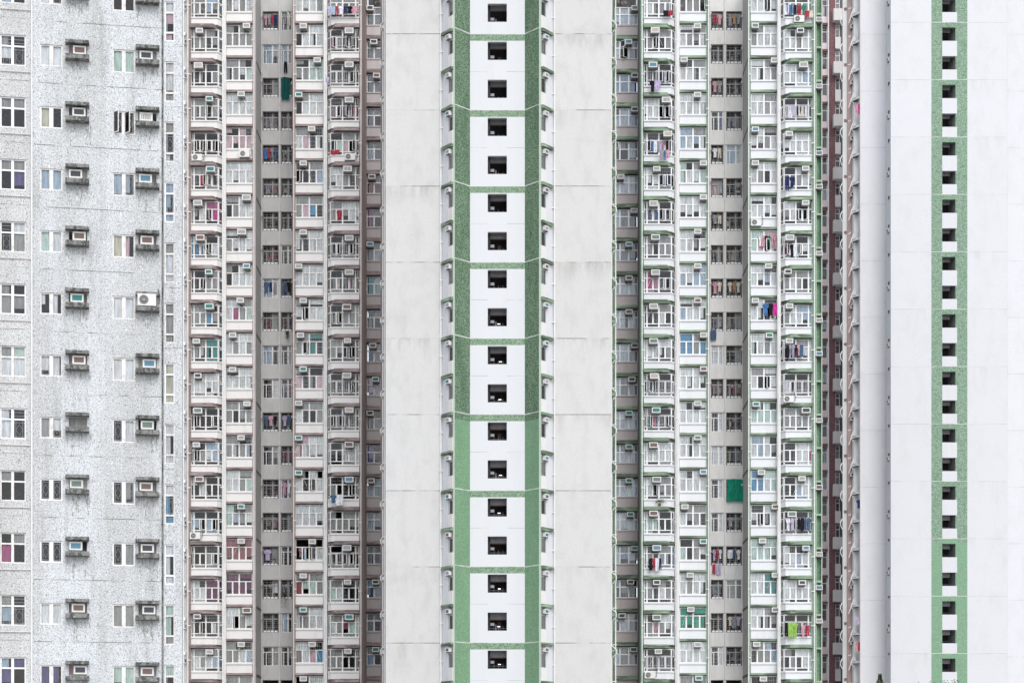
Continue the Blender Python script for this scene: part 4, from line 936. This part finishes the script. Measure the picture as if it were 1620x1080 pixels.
# slot between set-back wall and front wall
Aq, Bq = (XQ(1404.6), YQ), (XR(1409.3), YR)
Lw = math.hypot(Bq[0] - Aq[0], Bq[1] - Aq[1]); ux, uy = (Bq[0] - Aq[0]) / Lw, (Bq[1] - Aq[1]) / Lw; nx, ny = -abs(uy), -abs(ux)
PS = lambda u, v: (Aq[0] + ux * u + nx * v, Aq[1] + uy * u + ny * v)
w = MB(); w.prism([PS(0, 0), PS(Lw, 0), PS(Lw, -.25), PS(0, -.25)], 0, TOPR, 'far_white'); w.build('slot_wall', RT)
for n in range(24):
    z = ZW(75, YQ) - FL * (n - 1)
    l = MB(); l.prism([PS(.2, .004), PS(1.3, .004), PS(1.3, .05), PS(.2, .05)], z - .1, z + 1.2, 'interior_stair'); l.prism([PS(.1, .003), PS(1.9, .003), PS(1.9, .2)], z + 1.3, z + 1.45, 'dark_side'); l.build('slot_window', RT)
    if n % 2 == 0: pc = PS(1.5, -.3); ac_unit((pc[0], pc[1], z + .75), 'd', rot=math.atan2(nx, -ny), label=f"{ORD[n // 2]} dark air conditioner down the narrow slot of the right tower", hose=False, group='air conditioners in the right tower slot')
pipe(RT, 1361.2, YQ - .1, 0, TOPR, None, 0, 'pipe_pinkish', r=.05); pipe(RT, 1403.6, YQ - .1, 0, TOPR, ZW(130, YQ) - FL * 24, 1, r=.035)
# balcony column left of it
SW = thing('balcony_wing', (XW(1347, 206), 206, 0), 'narrow white wing with stepped ledges and bent pipes beside the plum tower', 'apartment wing')
mat('wing_paint', (.86, .86, .85), [((.7, .69, .67), (1.5, 1.5, .4), .5, .7, .5, 4)])
mat('dusty_red', (.52, .39, .37), [((.42, .30, .29), (1, 1, .4), .45, .7, .5, 4)])
w = MB(); w.box(XW(1333.5, 204.5), XW(1341.6, 204.5), 204.5, 204.8, 0, TOPR, 'wing_paint')
w.box(XW(1341, 204.2), XW(1361, 204.2), 204.2, 207, 0, TOPR, 'dusty_red'); w.box(XW(1350.8, 203.2), XW(1360.0, 203.2), 203.2, 204.19, 0, TOPR, 'wing_paint'); w.build('wall', SW)
v = MB()
for n in range(13):
    z = ZW(103, 204.5) - 2 * FL * (n - 1) + .0; x = XW(1337.6, 204.4); v.box(x - .12, x + .12, 204.44, 204.498, z - .13, z + .13, 'vent_brown')
v.build('vent', SW)
for n in range(-1, 25):
    z = ZW(334, 202.6) - FL * (n - 7)
    l = MB(); xl, xr = XW(1346, 203), XW(1360.4, 202)
    l.prism([(xl, 203.25), (xr, 202.2), (xr, 204.19), (xl + .3, 204.19)], z - .10, z + .10, 'wing_paint')
    l.prism([(xl + .06, 203.3), (xr - .06, 202.3), (xr - .06, 204.18), (xl + .35, 204.18)], z - .13, z - .101, 'dark_side')
    l.prism([(xl + .02, 203.26), (xr - .3, 202.4), (xr - .3, 203.19), (xl + .3, 203.9)], z + .101, z + .95, 'wing_paint', top=[(XW(1352.4, 203), 203.12), (xr - .35, 203.0), (xr - .35, 203.19), (XW(1352.6, 203), 203.9)])
    l.build('ledge', SW)
    p = MB(); p.tube([(XW(1342.6, 203), 203, z - .75), (XW(1346.0, 203), 202.9, z - .1), (XW(1347, 203), 202.9, z + .12), (XW(1352, 203), 203, z + .75)], .045, 'pipe_white', 6)
    p.tube([(XW(1346.5, 203), 202.9, z - .15), (XW(1352, 203), 203, z - .5)], .04, 'pipe_white', 6)
    zz_ = ZW(325, 203) - FL * (n - 7); p.tube([(XW(1341.6, 203), 203, zz_ - .0), (XW(1345.5, 203), 203, zz_), (XW(1345.5, 203), 203, zz_ + .15)], .035, 'pipe_white', 6)
    p.tube([(XW(1333.3, 204), 204.3, z - .55), (XW(1330.3, 204), 204.2, z - .2), (XW(1330.3, 204), 204.2, z + .1), (XW(1333.3, 204), 204.3, z + .45)], .05, 'pipe_white', 6)
    p.build('bent_pipe', SW)
    if n >= 0 and n % 2 == 0:
        ac_unit((XW(1349.0, 204.2), 204.15, z - 1.0), 'd', label=f"{ORD[n // 2]} air conditioner down the dusty red wall of the balcony wing", hose=False, group='air conditioners on the balcony wing')
pipe(SW, 1343.0, 204.4, 0, TOPR, None, 0, r=.05)

# ================================================================== washing and loose things
def cell_l(G, cn, i, f0, f1, items, label, zf=.62, drop=.8, out=.35, rod=True):
    X0, X1, Yw, z0, z1 = G[(cn, i)][:5]
    laundry(X0 + (X1 - X0) * f0, X0 + (X1 - X0) * f1, Yw - out, z0 + (z1 - z0) * zf, items, label, rod, drop)
cell_l(GL, 'E', 0, .02, .5, [('lilac', 'shirt'), ('sky', 'cloth'), ('red', 'trousers'), ('white', 'shirt')], 'lilac, red and white washing at the topmost right bay, mauve block', .38, .75, .62)
cell_l(GL, 'E', 0, .5, .95, [('navy', 'trousers'), ('black', 'shirt'), ('pink', 'cloth')], 'navy, black and pink washing at the topmost right bay, mauve block', .38, .6, .62)
cell_l(GL, 'E', 2, -.02, .08, [('lilac', 'cloth')], 'pale lilac towel on the left side of a barred bay, third row, mauve block', .3, .5, .55)
cell_l(GL, 'E', 1, .12, .42, ['red', 'pink', 'grey'], 'red and pink washing behind the second-row right bay bars, mauve block', .62, .7, -.15)
cell_l(GL, 'E', 3, .12, .46, ['grey', 'magenta', 'grey'], 'magenta and grey washing inside the fourth-row right bay, mauve block', .66, .9, -.1)
cell_l(GL, 'E', 3, .52, .88, ['lilac', 'black', 'white', 'pink'], 'lilac, black and white washing under the fourth-row right bay air conditioner, mauve block', .66, .9, -.1)
cell_l(GL, 'E', 4, .12, .38, [('red', 'cloth')], 'red bundle on the fifth-row right bay sill, mauve block', .2, .35, .2)
cell_l(GL, 'E', 6, .3, .46, [('red', 'shirt')], 'red shirt in the seventh-row right bay, mauve block', .6, .7, .12)
cell_l(GL, 'E', 8, .15, .88, ['grey', 'cream', 'black', 'grey', 'pink', 'cream'], 'row of washing in the ninth-row right bay, mauve block', .64, .9, -.1)
cell_l(GL, 'E', 9, .1, .45, ['black', 'grey', 'denim'], 'dark washing in the tenth-row right bay, mauve block', .64, .9, -.1)
cell_l(GL, 'E', 11, .5, .88, ['black', 'grey', 'black'], 'black washing in the twelfth-row right bay, mauve block', .64, .9, -.1)
cell_l(GL, 'E', 14, .12, .5, [('denim', 'shirt'), ('white', 'cloth')], 'denim shirt and white towel hung outside the fifteenth-row right bay, mauve block', .15, .75, .7)
cell_l(GL, 'D', 16, .12, .62, ['pink', 'navy', 'sky', 'white', 'black'], 'colourful washing in the open seventeenth-row window right of the grey strip, mauve block', .55, .8, -.05)
cell_l(GL, 'A', 7, .12, .9, ['blue', 'denim', 'black', 'white', 'white'], 'blue and white washing in the eighth-row leftmost bay, mauve block', .62, .85, -.1)
cell_l(GL, 'A', 5, .12, .9, ['black', 'red', 'cream', 'grey', 'black'], 'dark and red washing in the sixth-row leftmost bay, mauve block', .62, .85, -.1)
cell_l(GL, 'A', 6, .74, .9, [('magenta', 'cloth')], 'magenta cloth in the seventh-row leftmost bay, mauve block', .62, .8, -.08)
cell_l(GR, 'G', 0, .62, .9, [('black', 'cloth'), ('red', 'cloth')], 'black and red cloths hung low at the topmost left bay, green block', .2, .5, .6)
cell_l(GR, 'G', 2, .18, .5, [('black', 'shirt'), ('lilac', 'cloth')], 'black shirt and lilac towel hung outside the third-row left bay, green block', .12, .8, .7)
cell_l(GR, 'G', 2, .55, .8, [('denim', 'trousers'), ('sky', 'shirt')], 'blue clothes in the third-row left bay, green block', .62, .8, .1)
cell_l(GR, 'G', 4, .15, .5, ['black', 'blue', 'white', 'grey'], 'blue and white washing in the fifth-row left bay, green block', .62, .9, .05)
cell_l(GR, 'G', 4, .5, .85, ['lilac', 'pink', 'grey', 'black'], 'lilac and pink washing in the fifth-row left bay, green block', .62, .8, .05)
cell_l(GR, 'G', 4, .5, .8, [('grey', 'cloth'), ('blue', 'trousers'), ('pink', 'cloth')], 'bright blue trousers hung outside the fifth-row left bay, green block', .1, .75, .7)
cell_l(GR, 'G', 5, .55, .9, ['navy', 'denim', 'black'], 'navy washing in the sixth-row left bay, green block', .64, .9, -.05)
cell_l(GR, 'G', 6, .12, .45, ['denim', 'white', 'blue'], 'blue washing in the seventh-row left bay, green block', .62, .9, -.05)
cell_l(GR, 'G', 8, .14, .44, [('magenta', 'cloth'), ('pink', 'cloth')], 'magenta and pink cloths in the ninth-row left bay, green block', .62, 1.05, -.06)
cell_l(GR, 'G', 12, .15, .5, ['green', 'red', 'denim'], 'green and red washing in the thirteenth-row left bay, green block', .62, .9, .0)
cell_l(GR, 'G', 16, .16, .56, [('black', 'cloth'), ('red', 'shirt'), ('white', 'cloth'), ('navy', 'trousers')], 'black, red and white washing hung outside the seventeenth-row left bay, green block', .42, 1.0, .5)
cell_l(GR, 'G', 18, .3, .5, [('pink', 'dress')], 'pink dress in the nineteenth-row left bay, green block', .6, .8, -.06)
cell_l(GR, 'I', 9, .45, 1.02, [('blue', 'shirt'), ('black', 'shirt'), ('magenta', 'cloth')], 'blue, black and magenta shirts on a pole, tenth row right of the green block strip', .75, .95, .35)
cell_l(GR, 'I', 7, .3, .98, ['white', 'pink', 'black', 'green', 'pink', 'pink'], 'pink and white washing, eighth row right of the grey strip of the green block', .75, 1.05, .1)
cell_l(GR, 'I', 19, .74, .95, [('sky', 'shirt')], 'pale blue shirt in the twentieth row right of the grey strip, green block', .6, .8, -.05)
cell_l(GR, 'J', 0, .1, .8, ['white', 'blue', 'black', 'red', 'green'], 'mixed washing in the topmost right bay, green block', .55, .8, .1)
cell_l(GR, 'J', 0, .75, 1.0, [('red', 'cloth'), ('cream', 'cloth')], 'red cloth outside the topmost right bay, green block', .2, .5, .5)
cell_l(GR, 'J', 3, .12, .46, [('cream', 'dress'), ('white', 'dress'), ('lilac', 'cloth')], 'cream lace washing at the left of the fourth-row right bay, green block', .64, .95, .1)
cell_l(GR, 'J', 3, .5, .86, [('cream', 'dress'), ('cream', 'dress'), ('white', 'trousers')], 'cream lace washing at the right of the fourth-row right bay, green block', .64, .85, .1)
cell_l(GR, 'J', 5, .1, .4, [('navy', 'trousers'), ('navy', 'shirt')], 'navy washing hung outside the sixth-row right bay, green block', .5, 1.0, .5)
cell_l(GR, 'J', 7, .15, .55, ['pink', 'black', 'white'], 'pink and black washing in the eighth-row right bay, green block', .62, .9, .05)
cell_l(GR, 'J', 10, .15, .68, ['black', 'grey', 'lilac', 'black', 'pink', 'denim'], 'dark and lilac washing hung outside the eleventh-row right bay, green block', .7, 1.0, .5)
cell_l(GR, 'J', 15, .14, .4, [('white', 'shirt'), ('lilac', 'shirt')], 'white vest on a hanger outside the sixteenth-row right bay, green block', .66, .9, .5)
cell_l(GR, 'J', 15, .5, .92, ['black', 'black', 'denim', 'denim'], 'black trousers outside the sixteenth-row right bay, green block', .68, 1.1, .5)
cell_l(GR, 'J', 18, .08, .5, [('black', 'trousers'), ('lime', 'cloth'), ('lime', 'shirt')], 'lime green and black washing outside the nineteenth-row right bay, green block', .62, 1.1, .55)
cell_l(GR, 'J', 18, .62, .9, [('pink', 'shirt'), ('red', 'trousers')], 'pink and red washing outside the nineteenth-row right bay, green block', .5, .9, .55)
cell_l(GR, 'J', 13, .9, 1.0, [('magenta', 'cloth')], 'magenta cloth at the right end of the fourteenth-row right bay, green block', .62, .9, -.05)
# condensers
def cond(G, cn, i, f_, label, up=.0):
    X0, X1, Yw, z0, z1, Yp, zl1, zp1 = G[(cn, i)]
    condenser((X0 + (X1 - X0) * f_, Yp - .10, zl1 + .04 + up), label)
cond(GL, 'A', 4, .22, 'white split unit below the fifth-row leftmost bay, mauve block')
cond(GL, 'A', 15, .16, 'white split unit below the sixteenth-row leftmost bay, mauve block', .1)
cond(GL, 'B', 4, .72, 'white split unit below the pink curtains, second column, mauve block')
cond(GL, 'E', 4, .72, 'white split unit below the fifth-row right bay, mauve block', .05)
cond(GR, 'J', 0, .56, 'white split unit below the topmost right bay, green block', .05)
cond(GR, 'I', 6, .18, 'white split unit below the seventh-row window right of the green block strip')
cond(GR, 'J', 11, .22, 'white split unit below the twelfth-row right bay, green block')
cond(GR, 'G', 19, .18, 'white split unit below the twentieth-row left bay, green block')
# cloths over the kitchen openings, kitchen washing
def kpos(m, px): return XW(px, YS), ZW(206.6, YS) - FL * (m - 3), ZW(176.8, YS) - FL * (m - 3)
def drape(px0, px1, m, top, bot, col, label):
    x0, z0, z1 = kpos(m, px0); x1 = kpos(m, px1)[0]; d = MB(); n = 16; rows_ = 8; y = YS - .22; i = d.mi('cloth_' + col); H = z1 - z0
    for side in (0, 1):
        k = len(d.v)
        for a in range(rows_ + 1):
            for b in range(n + 1):
                fx = b / n; fz = a / rows_; sag = .12 * math.sin(math.pi * fx) * fz + .08 * math.sin(fx * 7 + m)
                d.v.append((x0 + (x1 - x0) * (fx + .03 * math.sin(fz * 5)), y + .05 * math.sin(fx * 16 + fz * 2) + .02 * side, z1 + top - (H + top + bot) * fz - sag * .4))
        for a in range(rows_):
            for b in range(n):
                q = [k + a * (n + 1) + b, k + a * (n + 1) + b + 1, k + (a + 1) * (n + 1) + b + 1, k + (a + 1) * (n + 1) + b]; d.f.append(q if side else q[::-1]); d.m.append(i)
    tag(d.build('hanging_sheet'), label, 'sheet', 'sheets hung over openings')
drape(446, 458.5, 2, .0, .22, 'teal', 'dark teal sheet draped over the third-row opening beside the grey strip pipe, mauve-trimmed block')
drape(1149.5, 1176, 14, .0, .22, 'green', 'emerald green sheet covering an opening in the grey strip of the green-trimmed block')
KL = [('b', 415.3, 440.8, {0: ['pink', 'grey', 'red', 'navy'], 3: ['grey', 'white', 'grey'], 4: ['blue', 'red', 'grey', 'denim'], 5: ['lilac', 'pink'], 7: ['pink', 'denim', 'red'], 8: ['denim', 'navy', 'grey'], 9: ['red', 'grey', 'denim'], 12: ['denim', 'pink', 'black'], 15: ['grey', 'pink'], 16: ['lilac', 'grey']}, 'left opening of mauve block grey strip'),
      ('b', 444.4, 462.6, {0: ['grey', 'cream'], 3: ['lilac', 'grey', 'pink'], 9: ['red', 'pink', 'navy'], 11: ['lilac', 'red'], 13: ['red', 'red'], 8: ['denim', 'black'], 14: ['pink', 'white'], 12: ['lilac', 'denim']}, 'right opening of mauve block grey strip'),
      ('b', 1124.6, 1144.4, {0: ['red', 'pink'], 2: ['pink', 'grey'], 4: ['white', 'cream'], 5: ['pink', 'sky', 'pink', 'grey'], 6: ['grey', 'cream'], 8: ['pink', 'cream'], 9: ['denim', 'lilac', 'white'], 11: ['pink', 'cream'], 16: ['lilac', 'red', 'white'], 17: ['sky', 'grey']}, 'left opening of green block grey strip'),
      ('b', 1148.8, 1173.8, {0: ['grey', 'orange', 'grey'], 3: ['white', 'white', 'grey'], 7: ['pink', 'cream', 'grey'], 8: ['cream', 'orange', 'cream'], 9: ['cream', 'denim', 'grey', 'pink'], 11: ['lilac', 'red', 'orange'], 13: ['lime', 'navy', 'grey'], 15: ['white', 'grey'], 16: ['white', 'denim', 'white'], 18: ['cream', 'grey', 'lilac']}, 'right opening of green block grey strip')]
for (_, pa, pb, dd, nm) in KL:
    for m, items in dd.items():
        x0, z0, z1 = kpos(m, pa); x1 = kpos(m, pb)[0]
        laundry(x0 + .15, x1 - .12, YS + .55 if (m % 2) else YS + .02, z0 + (z1 - z0) * .82, items, f"washing of {' and '.join(dict.fromkeys(items[:2]))} in {nm}, {rowname(m)}", True, .85, 'washing in the kitchen openings')
# low washing below kitchen sills
for (px, m, items, label) in ((449, 1, [('black', 'trousers')], 'black trousers hanging below a second-row window of the mauve block grey strip'), (1126.5, 16, [('red', 'trousers'), ('lilac', 'cloth')], 'red and lilac trousers hanging below the seventeenth-row opening, green block grey strip'),
                              (1125.5, 9, [('denim', 'cloth')], 'denim cloth hanging below the tenth-row opening, green block grey strip')):
    x, z0, z1 = kpos(m, px); laundry(x - .05, x + .35 * len(items), YS - .12, z0 + .1, items, label, False, .9)
# washing on the balcony wing
for (px, py, items, label) in ((1357, 165, [('pink', 'cloth'), ('magenta', 'shirt')], 'bright pink washing high on the balcony wing'), (1359, 790, [('navy', 'shirt')], 'large navy cloth hanging beside the balcony wing column'),
                               (1357.5, 975, [('lilac', 'shirt')], 'lilac striped shirt near the bottom of the balcony wing'), (1357.5, 1015, [('pink', 'shirt'), ('red', 'cloth')], 'pink and red washing lowest on the balcony wing')):
    x, z = XW(px, 201.9), ZW(py, 201.9); laundry(x - .22, x + .22, 201.95, z, items, label, False, .9)
# pots and plants on ledges
def plant(x, y, z, s_, leafm, label, trailing=False):
    o = thing('potted_plant', (x, y, z), label, 'plant', 'plants on window ledges')
    p = MB(); p.prism([(x + .1 * math.cos(q * .7854) , y + .1 * math.sin(q * .7854)) for q in range(8)], z, z + .18, 'rust', top=[(x + .13 * math.cos(q * .7854), y + .13 * math.sin(q * .7854)) for q in range(8)]); p.build('pot', o)
    l = MB()
    for q in range(170):
        if trailing: cx = x + random.gauss(0, .16) * s_; cz = z + .2 - random.random() ** 1.3 * 1.2 * s_; cy = y - .12 + random.gauss(0, .05)
        else: cx = x + random.gauss(0, .22) * s_; cz = z + .25 + abs(random.gauss(0, .18)) * s_; cy = y + random.gauss(0, .1)
        t = random.random() * 6.28; d = .05; l.face([(cx, cy, cz), (cx + d * math.cos(t), cy - .03, cz + d * math.sin(t)), (cx + 1.6 * d * math.cos(t + .5), cy + .01, cz + 1.6 * d * math.sin(t + .5))], leafm)
    l.build('foliage', o)
x, z0, z1 = kpos(17, 450); plant(x, YS - .15, z0 + .35, 1.1, 'leaf_dark', 'dark leafy plant trailing from an eighteenth-row opening of the mauve block strip', True)
x, z0, z1 = kpos(9, 455); plant(x, YS - .15, z0 - .25, .5, 'leaf', 'small green plant hanging below the tenth-row opening of the mauve block strip', True)
g = GR[('G', 14)]; plant(g[0] + (g[1] - g[0]) * .5, g[5] - .2, g[6] + .05, 1.0, 'leaf_dark', 'dark bushy pot plant on the fifteenth-row left bay ledge of the green-trimmed block')

# ================================================================== trees at the bottom edge
def conifer(px, Y, ytop):
    x = XW(px, Y); H = ZW(ytop, Y)
    t = thing('conifer_tree', (x, Y, 0), 'tip of a young conifer rising at the bottom edge before the right tower', 'tree', 'treetops at the bottom edge')
    m = MB(); m.tube([(x, Y, 0), (x, Y, H * .6), (x, Y, H)], [.14, .07, .012], 'bark', 6); m.build('trunk', t)
    c = MB()
    for q in range(3400):
        h = random.random() ** 1.2; z = H - (1 - h) * 0 - (H - 1.2) * (1 - h); z = 1.2 + (H - 1.2) * random.random()
        rr = (H - z) * .24 + .03; layer = .75 + .25 * math.sin(z * 9); a = random.random() * 6.28; r_ = rr * layer * random.random() ** .5
        px_, py_ = x + r_ * math.cos(a), Y + r_ * math.sin(a); zz2 = z - r_ * .15; d = .10
        b = random.random() * 6.28; c.face([(px_, py_, zz2), (px_ + d * math.cos(a), py_ + d * math.sin(a), zz2 + .06), (px_ + d * .6 * math.cos(a + .5), py_ + d * .6 * math.sin(a + .5), zz2 - .03)], random.choice(['leaf', 'leaf', 'leaf_dark']))
    c.build('crown', t)
conifer(1392, 120, 1066)
def broad(px, Y, ytop, label, seed, lean=0):
    rnd = random.Random(seed); x = XW(px, Y); H = ZW(ytop, Y)
    t = thing('broadleaf_tree', (x, Y, 0), label, 'tree', 'treetops at the bottom edge')
    m = MB(); m.tube([(x, Y, 0), (x + .05, Y, H * .45), (x + lean * .4, Y, H * .75)], [.16, .11, .05], 'bark', 6)
    tips = []
    for q in range(11):
        a = rnd.random() * 6.28; z0 = H * rnd.uniform(.4, .75); rr = rnd.uniform(.5, 1.3); z1 = min(H * .93, z0 + rnd.uniform(.6, 1.8))
        tips.append((x + rr * math.cos(a), Y + rr * math.sin(a), z1)); m.tube([(x + .05, Y, z0), tips[-1]], [.04, .012], 'bark', 5)
    tips.append((x + lean, Y, H - .05)); m.tube([(x + lean * .4, Y, H * .75), tips[-1]], [.05, .01], 'bark', 5)
    m.build('trunk', t); c = MB()
    for (a, b, z) in tips:
        s_ = .12 if z > H * .95 else .42
        for q in range(130 if s_ > .2 else 14):
            p = (a + rnd.gauss(0, s_), b + rnd.gauss(0, s_), z - .05 + rnd.gauss(-.1 * (s_ < .2), s_ * .55)); th = rnd.random() * 6.28; d = .08
            if p[2] > H: continue
            c.face([p, (p[0] + d * math.cos(th), p[1] + .03, p[2] + d * .6 * math.sin(th)), (p[0] + 1.7 * d * math.cos(th + .35), p[1], p[2] + 1.2 * d * math.sin(th + .35)), (p[0] + d * math.cos(th + .8), p[1] - .03, p[2] + d * .6 * math.sin(th + .8))], rnd.choice(['leaf', 'leaf_dark', 'leaf']))
    c.build('crown', t)
broad(1462, 118, 1077, 'few leafy twigs of a treetop at the bottom edge, just right of the conifer tip', 3, .3)
broad(1496, 119, 1073, 'slanting twig of a treetop at the bottom edge, below the green band', 5, .5)

# ================================================================== ground, sky, light, camera
g = MB(); g.face([(-3000, -600, 0), (3000, -600, 0), (3000, 5000, 0), (-3000, 5000, 0)], 'asphalt'); go = g.build('ground', None, (0, 0, 0)); tag(go, 'grey paved ground below the towers', 'ground', kind='structure')

w_ = bpy.data.worlds.new('World'); sc.world = w_; w_.use_nodes = True
N = w_.node_tree.nodes; L = w_.node_tree.links
sky = N.new('ShaderNodeTexSky'); sky.sky_type = 'NISHITA'; sky.sun_disc = False
SE, SA = R(44), R(16)                     # elevation; azimuth to the right of the viewing axis behind the camera
sky.sun_elevation = SE; sky.sun_rotation = math.pi - SA
sky.air_density = 1.0; sky.dust_density = 1.5; sky.ozone_density = 1.0
hs = N.new('ShaderNodeHueSaturation'); hs.inputs['Saturation'].default_value = .34
L.new(sky.outputs[0], hs.inputs['Color']); L.new(hs.outputs[0], N['Background'].inputs[0])
N['Background'].inputs[1].default_value = .15
sl = bpy.data.lights.new('sun', 'SUN'); sl.energy = 1.1; sl.angle = R(40); sl.color = (1, .99, .98)
so = bpy.data.objects.new('sun', sl); COL.objects.link(so); so.location = (60, -60, 120)
d = Vector((math.sin(SA) * math.cos(SE), -math.cos(SA) * math.cos(SE), math.sin(SE)))   # towards the sun
so.rotation_euler = d.to_track_quat('Z', 'Y').to_euler()

cam = bpy.data.cameras.new('camera'); co = bpy.data.objects.new('camera', cam); COL.objects.link(co)
co.location = (0, 0, ZC); co.rotation_euler = (R(90), 0, 0)
cam.sensor_width = 36; cam.sensor_fit = 'HORIZONTAL'; cam.lens = 36 * F / 1620
cam.shift_x = 0; cam.shift_y = (HY - 540) / 1620
cam.clip_start = 1; cam.clip_end = 6000
sc.camera = co
sc.render.resolution_x, sc.render.resolution_y = 1024, 682
sc.view_settings.view_transform = 'Standard'; sc.view_settings.look = 'None'; sc.view_settings.gamma = 1
sc.view_settings.exposure = 0.5
sc.render.engine = 'CYCLES'
sc.cycles.transparent_max_bounces = 12; sc.cycles.max_bounces = 6
